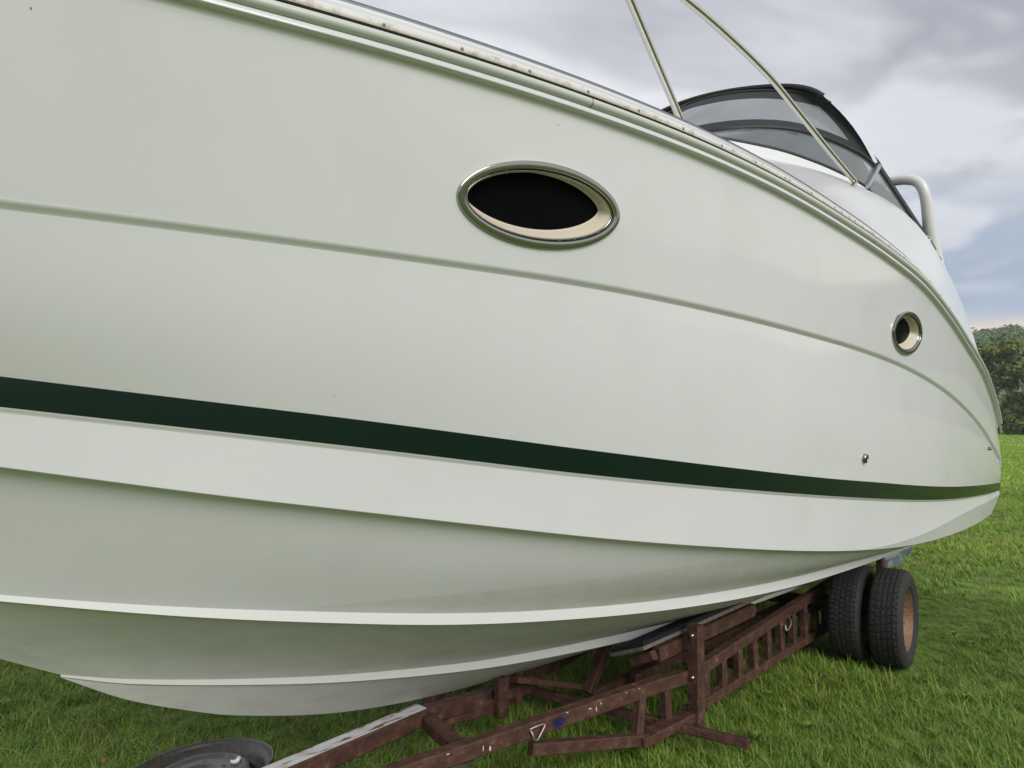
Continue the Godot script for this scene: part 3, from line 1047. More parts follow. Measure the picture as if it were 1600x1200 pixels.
# ---------------------------------------------------------------- trailer
func make_wheel(parent: Node3D, c: Vector3, side: float, kind: int) -> void:
	var wheel := Node3D.new()
	wheel.name = "wheel"
	parent.add_child(wheel, true)
	var xf := Transform3D(Basis(Vector3.UP, deg_to_rad(7.0)) * Basis(Vector3(side, 0, 0), Vector3(0, 1, 0), Vector3(0, 0, side)), c)
	var st := new_st()
	var R := 0.325
	# outer sidewall with its ridges, tread, inner sidewall; x outwards
	var side_prof := [Vector2(0.205, 0.085), Vector2(0.215, 0.094), Vector2(0.222, 0.0985), Vector2(0.226, 0.0970), Vector2(0.240, 0.1010), Vector2(0.262, 0.1045), Vector2(0.266, 0.1062), Vector2(0.270, 0.1042), Vector2(0.285, 0.102), Vector2(0.302, 0.096), Vector2(0.314, 0.087), Vector2(0.319, 0.080)]
	lathe(st, side_prof, xf, 96)
	var back := []
	for k in range(side_prof.size() - 1, -1, -1):
		back.append(Vector2(side_prof[k].x, -side_prof[k].y))
	lathe(st, back, xf, 96)
	var tread := [Vector2(0.319, 0.080), Vector2(R - 0.0025, 0.066)]
	for gx in [0.048, 0.016, -0.016, -0.048]:
		tread.append(Vector2(R, gx + 0.0045))
		tread.append(Vector2(R - 0.008, gx + 0.003))
		tread.append(Vector2(R - 0.008, gx - 0.003))
		tread.append(Vector2(R, gx - 0.0045))
	tread.append(Vector2(R - 0.0025, -0.066))
	tread.append(Vector2(0.319, -0.080))
	# cross cuts between the ribs; the inner tyre has a coarser, zigzag tread
	var wob := func(k: int, p: Vector2) -> float:
		if p.x < R - 0.006:
			return 0.0
		var zig: int = k + int(round((p.y + 0.1) * (70.0 if kind == 1 else 25.0)))
		if absf(p.y) > 0.06:
			return -0.006 if (k % (4 if kind == 1 else 5)) == 0 else 0.0
		return -0.007 if (zig % (4 if kind == 1 else 6)) == 0 else 0.0
	lathe(st, tread, xf, 240, wob, true)
	put("tyre", done(st), M.tyre, wheel)
	st = new_st()
	# a deep-dished rim: lip, barrel with its steps, disc near the inner side
	lathe(st, [Vector2(0.0, -0.045), Vector2(0.07, -0.045), Vector2(0.085, -0.055), Vector2(0.12, -0.058), Vector2(0.150, -0.045), Vector2(0.165, -0.01), Vector2(0.168, 0.02), Vector2(0.180, 0.026), Vector2(0.184, 0.050), Vector2(0.196, 0.056), Vector2(0.199, 0.078), Vector2(0.208, 0.086), Vector2(0.215, 0.092), Vector2(0.216, 0.088), Vector2(0.205, 0.070), Vector2(0.195, -0.08), Vector2(0.205, -0.088)], xf, 64)
	put("rim", done(st), M.rusty_rim, wheel)
	for k in 6:
		var a := TAU * k / 6.0
		st = new_st()
		tube(st, PackedVector3Array([xf * Vector3(-0.05, cos(a) * 0.1, sin(a) * 0.1), xf * Vector3(-0.02, cos(a) * 0.1, sin(a) * 0.1)]), 0.014, 6)
		put("wheel_nut", done(st), M.rust, wheel)

func make_trailer() -> void:
	var tr := thing("boat_trailer", "rusty brown steel boat trailer with twin tyres under the white cruiser", "trailer")
	var R: Material = M.rust
	var one := Vector3.ONE
	for sd in [1.0, -1.0]:
		var mx := Vector3(sd, 1, 1)
		# side girder: two chords and the uprights that leave square openings
		var t0 := V(0.725, 0.322, 3.30)
		var t1 := V(0.585, 0.445, 5.6)
		var b0 := V(0.725, 0.140, 3.30)
		var b1 := V(0.600, 0.150, 5.6)
		bar("upper_chord", t0 * mx, t1 * mx, 0.055, 0.062, R, tr)
		bar("lower_chord", b0 * mx, b1 * mx, 0.055, 0.052, R, tr)
		bar("rear_chord", t1 * mx, V(0.56, 0.40, 6.4) * mx, 0.06, 0.06, R, tr)
		bar("rear_chord", b1 * mx, V(0.56, 0.25, 6.4) * mx, 0.055, 0.05, R, tr)
		for i in 11:
			var f := (0.19 + 0.205 * i) / 2.3
			if f > 0.97:
				continue
			bar("upright", b0.lerp(b1, f) * mx, t0.lerp(t1, f) * mx, 0.045, 0.05, R, tr, Vector3(0, 0, 1))
		# tongue
		if sd > 0.0:
			bar("tongue_beam", V(0.675, 0.315, 3.17), V(0.385, 0.295, 0.9), 0.062, 0.070, R, tr)
		else:
			bar("tongue_beam", V(-0.675, 0.315, 3.17), V(-0.06, 0.262, 2.2), 0.062, 0.070, R, tr)
		bar("tongue_link", V(0.68, 0.315, 3.14) * mx, V(0.725, 0.322, 3.34) * mx, 0.05, 0.066, R, tr)
		bar("tongue_strut", V(0.575, 0.225, 2.28 if sd > 0.0 else 2.55) * mx, V(0.700, 0.105, 2.93) * mx, 0.05, 0.055, R, tr)
		bar("tongue_strut", V(0.700, 0.105, 2.90) * mx, V(0.735, 0.125, 3.32) * mx, 0.09, 0.045, R, tr)
		bar("tongue_upright", V(0.680, 0.12, 2.92) * mx, V(0.660, 0.30, 2.98) * mx, 0.045, 0.05, R, tr, Vector3(0, 0, 1))
		bar("tongue_upright", V(0.69, 0.13, 3.16) * mx, V(0.675, 0.30, 3.17) * mx, 0.045, 0.05, R, tr, Vector3(0, 0, 1))
		# post with the bunk
		var post := bar("post", V(0.765, 0.075, 3.325) * mx, V(0.765, 0.595, 3.325) * mx, 0.07, 0.065, R, tr, Vector3(0, 0, 1))
		for y in [0.545, 0.33]:
			var st := new_st()
			lathe(st, [Vector2(0.0, 0.012), Vector2(0.010, 0.011), Vector2(0.013, 0.006), Vector2(0.014, -0.004)], Transform3D(Basis(Vector3(0, 0, 1), Vector3(0, 1, 0), Vector3(-1, 0, 0)), V(0.765 * sd, y, 3.29)), 12)
			put("bolt", done(st), M.steel, tr)
		var bunk := Node3D.new()
		bunk.name = "bunk"
		tr.add_child(bunk, true)
		var q0 := V(0.56, 0.478, 3.00)
		var q1 := V(0.60, 0.545, 4.20)
		var tilt := Vector3(-0.40 * sd, 1, 0)
		bar("plank", q0 * mx, q1 * mx, 0.24, 0.020, M.old_wood, bunk, tilt)
		bar("carpet", (q0 + Vector3(0, 0.022, 0.0)) * mx, (q1 + Vector3(0, 0.022, 0)) * mx, 0.23, 0.022, M.carpet, bunk, tilt)
		bar("channel", V(0.66, 0.462, 3.12) * mx, V(0.68, 0.515, 4.10) * mx, 0.05, 0.075, R, bunk)
		for f in [0.06, 0.16, 0.82, 0.93]:
			var c := V(0.62, 0.435, 3.02).lerp(V(0.65, 0.50, 4.18), f)
			bar("bracket", (c + Vector3(0.05, 0.03, 0)) * mx, (c + Vector3(-0.09, -0.035, 0)) * mx, 0.045, 0.05, R, bunk)
		# axle spring hanger
		bar("spring", V(0.62, 0.33, 4.85) * mx, V(0.62, 0.33, 5.75) * mx, 0.06, 0.03, M.dark, tr)
		make_wheel(tr, V(1.095 * sd, 0.322, 5.27 + 0.016 * sd), sd, 0)
		make_wheel(tr, V(0.845 * sd, 0.322, 5.27 - 0.016 * sd), sd, 1)
	bar("axle", V(-1.0, 0.322, 5.27), V(1.0, 0.322, 5.27), 0.08, 0.08, R, tr)
	# low cross bar that sticks out on the near side
	bar("cross_bar", V(1.085, 0.10, 3.275), V(-0.30, 0.125, 2.90), 0.042, 0.045, R, tr)
	# the middle of the frame
	bar("spine", V(0.02, 0.255, 2.12), V(0.12, 0.245, 0.95), 0.075, 0.085, R, tr)
	var wp := bar("worn_white_paint", V(0.02, 0.2995, 2.10), V(0.12, 0.2895, 0.95), 0.070, 0.004, M.worn_paint, tr)
	wp.set_meta("label", "worn white paint on top of the rusty spine")
	bar("spine", V(0.02, 0.255, 2.12), V(0.0, 0.20, 2.9), 0.07, 0.075, R, tr)
	bar("brace", V(0.0, 0.235, 2.13), V(0.50, 0.265, 1.98), 0.075, 0.06, R, tr)
	bar("brace", V(-0.02, 0.19, 2.24), V(0.06, 0.19, 2.62), 0.05, 0.075, R, tr)
	bar("upright", V(0.09, 0.14, 2.56), V(0.09, 0.34, 2.56), 0.05, 0.07, R, tr, Vector3(0, 0, 1))
	bar("upright", V(0.02, 0.14, 2.74), V(0.02, 0.34, 2.74), 0.05, 0.05, R, tr, Vector3(0, 0, 1))
	bar("brace", V(0.12, 0.325, 2.60), V(0.12, 0.13, 3.20), 0.03, 0.11, R, tr, Vector3(1, 0.2, 0))
	bar("brace", V(0.2, 0.40, 3.30), V(0.2, 0.14, 3.12), 0.05, 0.06, R, tr, Vector3(1, 0, 0))
	bar("brace", V(0.15, 0.37, 3.55), V(0.42, 0.30, 3.52), 0.05, 0.055, R, tr)
	bar("inner_rail", V(0.22, 0.13, 3.12), V(0.40, 0.30, 5.2), 0.05, 0.06, R, tr)
	bar("inner_rail", V(0.34, 0.20, 3.35), V(0.48, 0.33, 5.2), 0.045, 0.05, R, tr)
	bar("inner_rail", V(-0.22, 0.13, 3.12), V(-0.40, 0.28, 5.2), 0.05, 0.06, R, tr)
	bar("cross_member", V(-0.7, 0.22, 3.95), V(0.7, 0.22, 3.95), 0.06, 0.06, R, tr)
	bar("cross_member", V(-0.62, 0.29, 4.7), V(0.62, 0.29, 4.7), 0.06, 0.06, R, tr)
	bar("upright", V(-0.45, 0.10, 3.45), V(-0.45, 0.40, 3.45), 0.06, 0.06, R, tr, Vector3(0, 0, 1))
	bar("rear_post", V(0.33, 0.13, 7.3), V(0.33, 0.42, 7.3), 0.06, 0.07, R, tr, Vector3(0, 0, 1))
	# lashing loop welded to the tongue
	var st := new_st()
	tube(st, curve_pts([V(0.59, 0.318, 2.262), V(0.604, 0.305, 2.262), V(0.612, 0.280, 2.268), V(0.614, 0.274, 2.284), V(0.612, 0.290, 2.305), V(0.610, 0.318, 2.335), V(0.608, 0.326, 2.33), V(0.602, 0.326, 2.30), V(0.59, 0.318, 2.262)], 40), 0.0055, 8)
	put("lashing_loop", done(st), mat(lin(0.34, 0.32, 0.29), 0.4, 0.9), tr)
	st = new_st()
	tube(st, curve_pts([V(0.69, 0.335, 4.52), V(0.70, 0.31, 4.51), V(0.705, 0.315, 4.54), V(0.70, 0.345, 4.58), V(0.68, 0.37, 4.60)], 20), 0.007, 8)
	put("lashing_loop", done(st), mat(lin(0.34, 0.32, 0.29), 0.4, 0.9), tr)
	# paint daubs on the tongue's near face: a worn blue patch and white ticks
	var im := Image.create(96, 64, false, Image.FORMAT_RGBA8)
	var nz := FastNoiseLite.new()
	nz.seed = 71
	nz.frequency = 0.09
	for i in 96:
		for j in 64:
			var d := Vector2((i - 47.5) / 30.0, (j - 31.5) / 30.0).length()
			var al := clampf(1.25 * exp(-d * d * 1.6) + 0.45 * nz.get_noise_2d(i, j) - 0.22, 0.0, 0.92)
			im.set_pixel(i, j, Color(0.06, 0.11, 0.36, al))
	var bp := mat(Color(1, 1, 1), 0.6)
	bp.albedo_texture = ImageTexture.create_from_image(im)
	bp.transparency = BaseMaterial3D.TRANSPARENCY_ALPHA
	var qm := QuadMesh.new()
	qm.size = Vector2(0.15, 0.062)
	var ba := V(0.675, 0.315, 3.17)
	var bb := V(0.385, 0.295, 0.9)
	var bt := (bb - ba).normalized()
	var bo := Vector3.UP.cross(bt).normalized()
	if bo.x < 0.0:
		bo = -bo
	var bu := bo.cross(bt)
	if bu.y < 0.0:
		bu = -bu
	put("blue_paint_patch", qm, bp, tr, Transform3D(Basis(bu.cross(bo), bu, bo), ba.lerp(bb, 0.325) + bo * 0.0325))
	for d in [[2.62, 0.012, 0.012, 0.004], [2.66, 0.0, 0.004, 0.014], [2.69, 0.018, 0.008, 0.004], [2.02, 0.0, 0.003, 0.018], [2.055, -0.01, 0.006, 0.012], [2.48, 0.03, 0.010, 0.003], [2.86, 0.028, 0.006, 0.003], [2.95, 0.026, 0.007, 0.003], [1.85, 0.025, 0.010, 0.003]]:
		daub(tr, "white_paint_fleck", M.white_paint, d[0], d[1], d[2], d[3], 9)
	# small jockey wheel under the tongue
	var jw := Node3D.new()
	jw.name = "jockey_wheel"
	tr.add_child(jw)
	st = new_st()
	lathe(st, [Vector2(0.0, 0.03), Vector2(0.06, 0.032), Vector2(0.07, 0.02), Vector2(0.10, 0.03), Vector2(0.13, 0.034), Vector2(0.145, 0.02), Vector2(0.148, 0.0), Vector2(0.145, -0.02), Vector2(0.13, -0.034), Vector2(0.0, -0.03)], Transform3D(Basis(Vector3(0.35, 0.93, 0.1).normalized(), Vector3(0.93, -0.35, 0).normalized(), Vector3(0, 0, 1)), V(0.42, 0.075, 1.93)), 40)
	put("rubber_wheel", done(st), M.tyre, jw)

# an uneven daub of paint lying on the outer face of the port tongue beam
func daub(parent: Node, called: String, m: Material, s: float, dy: float, w: float, h: float, n: int) -> void:
	var a := V(0.675, 0.315, 3.17)
	var b := V(0.385, 0.295, 0.9)
	var f := (3.17 - s) / (3.17 - 0.9)
	var t := (a - b).normalized()
	var out := t.cross(Vector3.UP).normalized()
	if out.x < 0.0:
		out = -out
	var up := out.cross(t)
	if up.y < 0.0:
		up = -up
	var c := a.lerp(b, f) + out * 0.0325 + up * dy
	var st := new_st()
	st.set_smooth_group(0xFFFFFFFF)
	var pts := []
	for k in n:
		var an := TAU * k / n
		var r := rng.randf_range(0.72, 1.0)
		pts.append(c + t * cos(an) * w * r + up * clampf(sin(an) * h * r, -0.033 - dy, 0.033 - dy))
	for k in n:
		var tri_pts := [c, pts[k], pts[(k + 1) % n]]
		if (tri_pts[1] - c).cross(tri_pts[2] - c).dot(out) > 0.0:
			tri_pts = [c, pts[(k + 1) % n], pts[k]]
		for p in tri_pts:
			st.add_vertex(p)
	put(called, done(st), m, parent)

# ---------------------------------------------------------------- loose things
func make_loose_things() -> void:
	# bare steel wheel lying in the grass
	var c := V(-0.315, 0.10, 1.185)
	var w := thing("steel_wheel_rim", "dark bare steel wheel rim lying flat in the grass beneath the bow", "wheel rim", c)
	var ax := Vector3(-0.08, 1.0, 0.035).normalized()
	var sx := ax.cross(Vector3(0, 0, 1)).normalized()
	var xf := Transform3D(Basis(ax, sx, ax.cross(sx)), Vector3.ZERO)
	var st := new_st()
	lathe(st, [Vector2(0.235, -0.06), Vector2(0.240, 0.005), Vector2(0.252, 0.020), Vector2(0.262, 0.035), Vector2(0.268, 0.058), Vector2(0.276, 0.066), Vector2(0.287, 0.070), Vector2(0.296, 0.084), Vector2(0.300, 0.096), Vector2(0.305, 0.098), Vector2(0.308, 0.092), Vector2(0.302, 0.076), Vector2(0.284, 0.06), Vector2(0.276, 0.03), Vector2(0.262, -0.02), Vector2(0.29, -0.09)], xf, 80)
	put("barrel", done(st), M.dark_rim, w)
	st = new_st()
	# disc with slots near its edge
	var rad := [0.052, 0.058, 0.085, 0.12, 0.158, 0.172, 0.188, 0.205, 0.232, 0.252]
	var hgt := [0.060, 0.078, 0.084, 0.076, 0.074, 0.084, 0.082, 0.066, 0.040, 0.020]
	st.set_smooth_group(77777)
	for k in 96:
		for j in rad.size() - 1:
			if (j == 7) and (k % 8) < 5:
				continue
			var q := []
			for e in [[k, j], [k, j + 1], [k + 1, j + 1], [k + 1, j]]:
				var a: float = TAU * (e[0] % 96) / 96.0
				q.append(xf * Vector3(hgt[e[1]], cos(a) * rad[e[1]], sin(a) * rad[e[1]]))
			for p in [q[0], q[1], q[2], q[0], q[2], q[3]]:
				st.add_vertex(p)
	put("disc", done(st), M.dark_rim, w)
	st = new_st()
	for k in 5:
		var a := TAU * k / 5.0
		lathe(st, [Vector2(0.0, 0.0), Vector2(0.0095, 0.0)], Transform3D(xf.basis, xf * Vector3(0.0815, cos(a) * 0.1, sin(a) * 0.1)), 12)
	put("bolt_hole", done(st), M.dark, w)
	st = new_st()
	tube(st, curve_pts([Vector3(0.02, 0.090, -0.13), Vector3(0.035, 0.092, -0.135), Vector3(0.045, 0.098, -0.145), Vector3(0.04, 0.105, -0.155), Vector3(0.03, 0.100, -0.163)], 12), 0.009, 8, 0.6)
	put("balance_weight", done(st), mat(lin(0.7, 0.7, 0.7), 0.3), w)
	# block of weathered timber under the tongue
	var bl := thing("timber_block", "rounded grey weathered wooden block lying under the trailer tongue", "block", V(0.20, 0.0, 2.10))
	st = new_st()
	var rows := []
	for i in 9:
		var a := PI * i / 8.0
		var row := []
		for j in 13:
			var t := TAU * (j % 12) / 12.0
			row.append(Vector3(cos(t) * 0.17 * pow(sin(a), 0.5), 0.035 + 0.045 * signf(cos(a)) * pow(absf(cos(a)), 0.6), sin(t) * 0.12 * pow(sin(a), 0.5)))
		rows.append(row)
	sheet(st, rows, Vector3.UP)
	put("block", done(st), M.old_wood, bl)
	# chock behind the near tyre
	var ch := thing("wheel_chock", "grey wedge shaped chock pushed against the back of the near trailer tyre", "chock", V(1.14, 0.0, 5.60))
	st = new_st()
	st.set_smooth_group(0xFFFFFFFF)
	var cp := PackedVector2Array([Vector2(-0.12, 0.0), Vector2(0.12, 0.0), Vector2(0.10, 0.05), Vector2(-0.06, 0.20), Vector2(-0.09, 0.20)])
	var csg := CSGPolygon3D.new()
	csg.name = "wedge"
	csg.polygon = cp
	csg.depth = 0.15
	csg.material = mat(lin(0.10, 0.105, 0.11), 0.8)
	csg.rotation.y = PI / 2
	csg.position = Vector3(-0.075, 0.0, 0.0)
	ch.add_child(csg)
	# fallen leaves
	var spots := [[V(-1.02, 0.055, 1.02), "orange fallen leaf in the grass at the far left below the bow"], [V(-0.62, 0.05, 1.60), "small tan fallen leaf in the grass behind the dark wheel rim"]]
	for sp in spots:
		var lf := thing("fallen_leaf", sp[1], "leaf", sp[0])
		st = new_st()
		var lr := []
		for i in 7:
			var f := i / 6.0
			var wd := 0.013 * sin(PI * clampf(f * 0.95 + 0.03, 0, 1))
			lr.append([Vector3(-wd, 0.006 + 0.01 * sin(f * 3.0), f * 0.05), Vector3(0, 0.01 * sin(f * 3.0), f * 0.05), Vector3(wd, 0.008 + 0.01 * sin(f * 3.0), f * 0.05)])
		sheet(st, lr, Vector3.UP)
		put("blade", done(st), mat(lin(0.34, 0.11, 0.03), 0.7), lf, Transform3D(Basis(Vector3(0.3, 1, 0.2).normalized(), 1.1), Vector3.ZERO))

# ---------------------------------------------------------------- trees, far wood
func crown_mesh(seed_no: int, n: int, wide: float, tall: float, leaf: float) -> ArrayMesh:
	var r := RandomNumberGenerator.new()
	r.seed = seed_no
	var lobes := []
	for i in 34:
		var a := r.randf() * TAU
		var f := r.randf()
		var rad := wide * (0.25 + 0.75 * sin(PI * clampf(0.12 + 0.80 * f, 0, 1))) * r.randf_range(0.35, 0.85)
		lobes.append([Vector3(cos(a) * rad, tall * f, sin(a) * rad), wide * r.randf_range(0.18, 0.36), r.randf_range(0.65, 1.6), r.randf_range(-0.015, 0.05)])
	var st := new_st()
	st.set_smooth_group(0xFFFFFFFF)
	for i in n:
		var lb: Array = lobes[r.randi() % lobes.size()]
		var d := Vector3(r.randfn(), r.randfn(), r.randfn()).normalized()
		var p: Vector3 = lb[0] + d * lb[1] * pow(r.randf(), 0.35) * Vector3(1, 0.75, 1)
		var nrm := (d + Vector3(r.randfn(), r.randfn() + 0.7, r.randfn()) * 0.55).normalized()
		var t := nrm.cross(Vector3(r.randfn(), r.randfn(), r.randfn())).normalized()
		var b := nrm.cross(t)
		var sz := leaf * r.randf_range(0.6, 1.3)
		var shade: float = r.randf_range(0.75, 1.25) * lb[2]
		var warm: float = lb[3]
		st.set_color(Color((0.11 + warm) * shade, 0.175 * shade, 0.034 * shade))
		for q in [p - t * sz, p + b * sz * 0.55, p + t * sz, p - t * sz, p + t * sz, p - b * sz * 0.55]:
			st.add_vertex(q)
	return done(st)

func make_trees() -> void:
	var leaf_m := mat(Color(1, 1, 1), 0.75)
	leaf_m.vertex_color_use_as_albedo = true
	leaf_m.backlight_enabled = true
	leaf_m.backlight = Color(0.34, 0.40, 0.08)
	var bark := mat(lin(0.07, 0.055, 0.04), 0.9)
	var crowns := []
	for k in 3:
		crowns.append(crown_mesh(100 + k, 5200, 4.3, [8.6, 7.4, 9.4][k], 0.26))
	var trunk := new_st()
	tube(trunk, curve_pts([Vector3(0, -0.3, 0), Vector3(0.1, 2.0, 0.05), Vector3(-0.1, 4.5, 0.1), Vector3(0.1, 7.5, 0)], 12), 0.3, 8, 1.0, true, PackedFloat32Array([0.34, 0.29, 0.27, 0.26, 0.25, 0.23, 0.21, 0.19, 0.17, 0.14, 0.11, 0.08, 0.04]))
	for k in 7:
		var a := k * 2.4
		var y := 2.2 + k * 0.7
		tube(trunk, PackedVector3Array([Vector3(0, y, 0), Vector3(cos(a) * 1.2, y + 0.9, sin(a) * 1.2), Vector3(cos(a) * 2.4, y + 1.5, sin(a) * 2.4)]), 0.08, 6, 1.0, false, PackedFloat32Array([0.11, 0.07, 0.03]))
	var trunk_mesh := done(trunk)
	var looks := ["tall dark broadleaf tree at the field edge just right of the boat's stern", "broad full leaved tree at the field edge near the picture's right edge", "rounded green tree at the field edge outside the right of the picture", "low spreading tree hidden partly behind the boat's stern", "tall leafy tree farther left behind the boat's stern", "bushy tree at the far right end of the tree row"]
	var spots := [[-15.5, 88.0, 0, 0.98, 0.4], [-22.5, 92.0, 2, 1.0, 2.0], [-9.0, 86.0, 1, 0.95, 1.1], [-29.5, 93.0, 1, 1.0, 3.6], [-37.0, 95.0, 0, 1.05, 5.0], [-2.0, 84.0, 2, 0.92, 0.9]]
	for i in spots.size():
		var q: Array = spots[i]
		var t := thing("broadleaf_tree", looks[i], "tree", V(q[0], 0, q[1]), "trees along the field edge")
		t.rotation.y = q[4]
		t.scale = Vector3.ONE * q[3]
		put("trunk", trunk_mesh, bark, t)
		put("crown", crowns[q[2]], leaf_m, t, Transform3D(Basis.IDENTITY, Vector3(0, 1.0, 0)))
	# shrubs along the foot of the trees
	var bush := crown_mesh(140, 1500, 1.9, 2.0, 0.2)
	var hedge_spots := [[-18.5, 86.5], [-13.0, 85.0], [-25.5, 89.0], [-10.5, 84.0], [-21.0, 88.0]]
	var hedge_names := ["low shrub at the foot of the trees, between two dark trees", "low shrub left of the tallest tree's foot", "low shrub at the right end of the hedge foot", "low shrub outside the frame beside the rounded tree", "low shrub below the broad full leaved tree"]
	for i in 5:
		var t := thing("shrub", hedge_names[i], "shrub", V(hedge_spots[i][0], -0.2, hedge_spots[i][1]), "shrubs at the field edge")
		t.rotation.y = i * 1.3
		put("leaves", bush, leaf_m, t)
	# wooded hill far behind
	var st := new_st()
	var rows := []
	for i in 61:
		var x := -420.0 + 12.0 * i
		var row := []
		for j in 21:
			var z := 180.0 + 14.0 * j
			row.append(Vector3(x, hill_y(x, z), -z))
		rows.append(row)
	sheet(st, rows, Vector3.UP)
	var hill := put("hill", done(st), mat(lin(0.035, 0.055, 0.016), 0.95), self)
	hill.set_meta("kind", "structure")
	hill.set_meta("label", "low wooded hill far behind the field")
	var mm := MultiMesh.new()
	mm.transform_format = MultiMesh.TRANSFORM_3D
	mm.mesh = crown_mesh(160, 420, 3.4, 6.0, 0.62)
	var xs := []
	for i in 2600:
		var z := rng.randf_range(185.0, 440.0)
		var x := rng.randf_range(-260.0, 130.0)
		var sc := rng.randf_range(0.8, 1.4)
		xs.append(Transform3D(Basis(Vector3.UP, rng.randf() * TAU).scaled(Vector3(sc, sc * rng.randf_range(0.85, 1.2), sc)), Vector3(x, hill_y(x, z) - 1.0, -z)))
	mm.instance_count = xs.size()
	for i in xs.size():
		mm.set_instance_transform(i, xs[i])
	var wood := MultiMeshInstance3D.new()
	wood.name = "far_wood"
	wood.multimesh = mm
	wood.material_override = leaf_m
	wood.set_meta("kind", "stuff")
	wood.set_meta("label", "dark far wood covering the hill behind the field")
	wood.set_meta("category", "wood")
	add_child(wood)

func hill_y(x: float, z: float) -> float:
	var f := smoothstep(180.0, 420.0, z)
	return -1.0 + f * (37.0 + 5.0 * sin(x * 0.013 + 1.0) + 2.0 * sin(x * 0.05))

# ---------------------------------------------------------------- grass
func tuft_mesh(seed_no: int, blades: int, tall: float, wide: float, spread: float) -> ArrayMesh:
	var r := RandomNumberGenerator.new()
	r.seed = seed_no
	var st := new_st()
	for i in blades:
		group_no += 1
		st.set_smooth_group(group_no)
		var a := r.randf() * TAU
		var p := Vector3(r.randfn() * spread, -0.005, r.randfn() * spread)
		var h := tall * r.randf_range(0.45, 1.15)
		var lean := Vector3(cos(a), 0, sin(a)) * h * r.randf_range(0.25, 1.15)
		var w := wide * r.randf_range(0.6, 1.2)
		var side := Vector3(-sin(a), 0, cos(a)) * w
		var tone := r.randf_range(0.65, 1.4)
		var dry := r.randf() < 0.09
		var col := Color(0.165, 0.280, 0.034) * tone
		if dry:
			col = Color(0.33, 0.34, 0.13) * tone
		st.set_color(Color(col.r, col.g, col.b))
		var prev := []
		for k in 4:
			var f := k / 3.0
			var c := p + Vector3.UP * h * (f - 0.32 * f * f * lean.length() / h) + lean * f * f
			var ww := (1.0 - f * f * 0.95)
			var cur := [c - side * ww, c + side * ww]
			if k > 0:
				for q in [prev[0], prev[1], cur[1], prev[0], cur[1], cur[0]]:
					st.add_vertex(q)
			prev = cur
	return done(st)

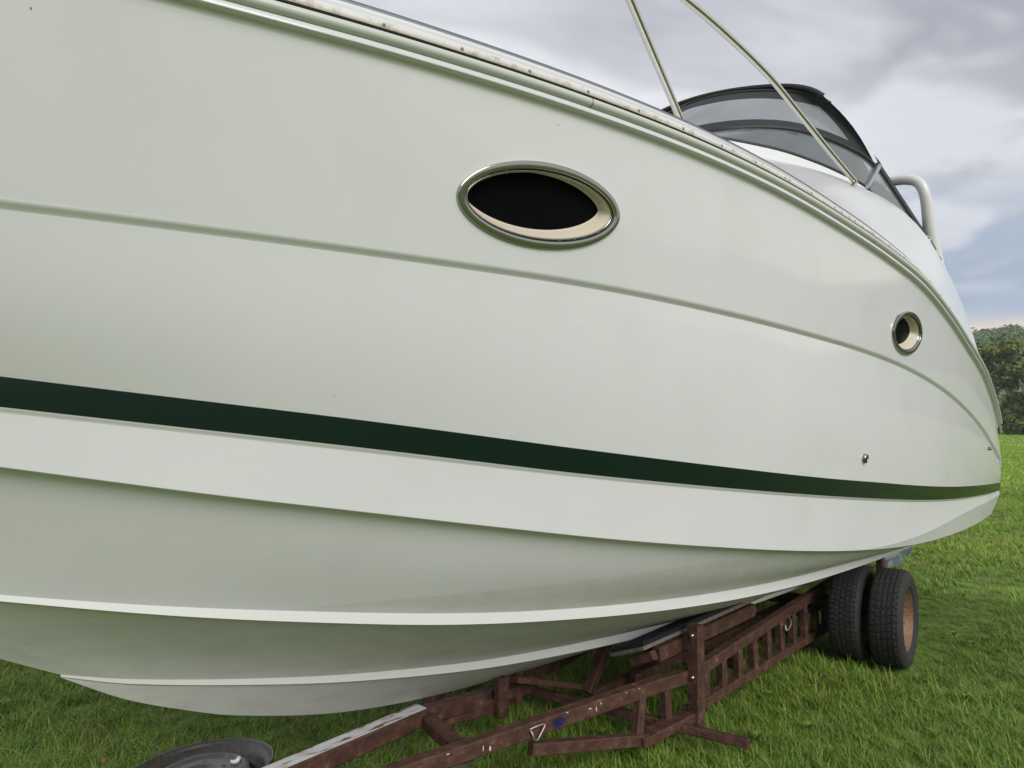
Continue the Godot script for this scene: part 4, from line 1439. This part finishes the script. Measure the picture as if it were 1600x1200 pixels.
func make_grass() -> void:
	var gm := mat(Color(1, 1, 1), 0.6)
	gm.vertex_color_use_as_albedo = true
	gm.backlight_enabled = true
	gm.backlight = Color(0.30, 0.40, 0.05)
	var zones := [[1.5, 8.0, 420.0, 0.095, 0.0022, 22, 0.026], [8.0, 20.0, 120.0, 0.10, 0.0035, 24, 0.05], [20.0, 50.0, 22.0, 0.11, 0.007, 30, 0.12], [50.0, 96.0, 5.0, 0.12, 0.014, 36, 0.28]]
	var patch := FastNoiseLite.new()
	patch.seed = 77
	patch.frequency = 0.45
	patch.fractal_octaves = 3
	var base_a := atan2(-sin(deg_to_rad(AZ)), cos(deg_to_rad(AZ)))
	var field := Node3D.new()
	field.name = "grass"
	field.set_meta("kind", "stuff")
	field.set_meta("label", "long green lawn grass all over the field")
	field.set_meta("category", "grass")
	add_child(field)
	for zi in zones.size():
		var z: Array = zones[zi]
		var half_w := deg_to_rad(50.0)
		var n := int(half_w * (z[1] * z[1] - z[0] * z[0]) * z[2])
		for variant in 3:
			var mm := MultiMesh.new()
			mm.transform_format = MultiMesh.TRANSFORM_3D
			mm.use_colors = true
			mm.mesh = tuft_mesh(200 + zi * 10 + variant, z[5], z[3], z[4], z[6])
			var xs := []
			var cs := []
			for i in n / 3:
				var rr := sqrt(lerpf(z[0] * z[0], z[1] * z[1], rng.randf()))
				var an := base_a + rng.randf_range(-half_w, half_w)
				var x := CAM.x + sin(an) * rr
				var zz := CAM.z - cos(an) * rr
				var pn := patch.get_noise_2d(x, zz)
				var sc := rng.randf_range(0.65, 1.2) * (1.0 + 0.45 * pn)
				# trodden flat round the tyres and in the track behind them
				if absf(absf(x) - 0.97) < 0.30 and zz < -5.0 and zz > -9.5:
					sc *= 0.55
				xs.append(Transform3D(Basis(Vector3.UP, rng.randf() * TAU).scaled(Vector3(sc, sc * rng.randf_range(0.7, 1.1), sc)), Vector3(x, ground_y(x, zz) - 0.014, zz)))
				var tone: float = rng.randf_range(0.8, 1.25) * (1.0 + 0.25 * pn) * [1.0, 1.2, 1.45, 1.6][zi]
				var yel := rng.randf_range(0.85, 1.25) + 0.3 * maxf(0.0, patch.get_noise_2d(x * 0.5 + 40.0, zz * 0.5))
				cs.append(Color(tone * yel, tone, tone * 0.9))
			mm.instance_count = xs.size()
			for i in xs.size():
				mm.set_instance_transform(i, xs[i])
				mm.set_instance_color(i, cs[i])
			var o := MultiMeshInstance3D.new()
			o.name = "grass_blades"
			o.multimesh = mm
			o.material_override = gm
			o.set_meta("kind", "stuff")
			field.add_child(o, true)
	# broad-leaved weeds among the blades
	var weed := new_st()
	var r := RandomNumberGenerator.new()
	r.seed = 909
	for i in 9:
		var a := TAU * i / 9.0 + r.randf() * 0.5
		var d := Vector3(cos(a), 0, sin(a))
		var s := Vector3(-sin(a), 0, cos(a))
		var ln := r.randf_range(0.035, 0.07)
		var rows := []
		for k in 5:
			var f := k / 4.0
			var c := d * ln * f + Vector3.UP * (0.02 + 0.055 * sin(f * 2.2))
			var w := 0.011 * sin(PI * clampf(0.1 + 0.85 * f, 0, 1))
			rows.append([c - s * w + Vector3.UP * 0.004, c, c + s * w + Vector3.UP * 0.004])
		sheet(weed, rows, Vector3.UP)
	var wm := MultiMesh.new()
	wm.transform_format = MultiMesh.TRANSFORM_3D
	wm.mesh = done(weed)
	var spots := []
	while spots.size() < 130:
		var rr := sqrt(lerpf(2.0, 90.0, rng.randf()))
		var an := base_a + rng.randf_range(-0.85, 0.85)
		var x := CAM.x + sin(an) * rr
		var zz := CAM.z - cos(an) * rr
		if patch.get_noise_2d(x * 2.0 + 9.0, zz * 2.0) < 0.0:
			continue
		var sc := rng.randf_range(0.4, 0.85)
		spots.append(Transform3D(Basis(Vector3.UP, rng.randf() * TAU).scaled(Vector3.ONE * sc), Vector3(x, ground_y(x, zz) + 0.01, zz)))
	wm.instance_count = spots.size()
	for i in spots.size():
		wm.set_instance_transform(i, spots[i])
	var wo := MultiMeshInstance3D.new()
	wo.name = "weeds"
	wo.multimesh = wm
	var weed_m := mat(lin(0.115, 0.205, 0.022), 0.7)
	weed_m.backlight_enabled = true
	weed_m.backlight = Color(0.25, 0.36, 0.05)
	wo.material_override = weed_m
	wo.set_meta("kind", "stuff")
	field.add_child(wo, true)
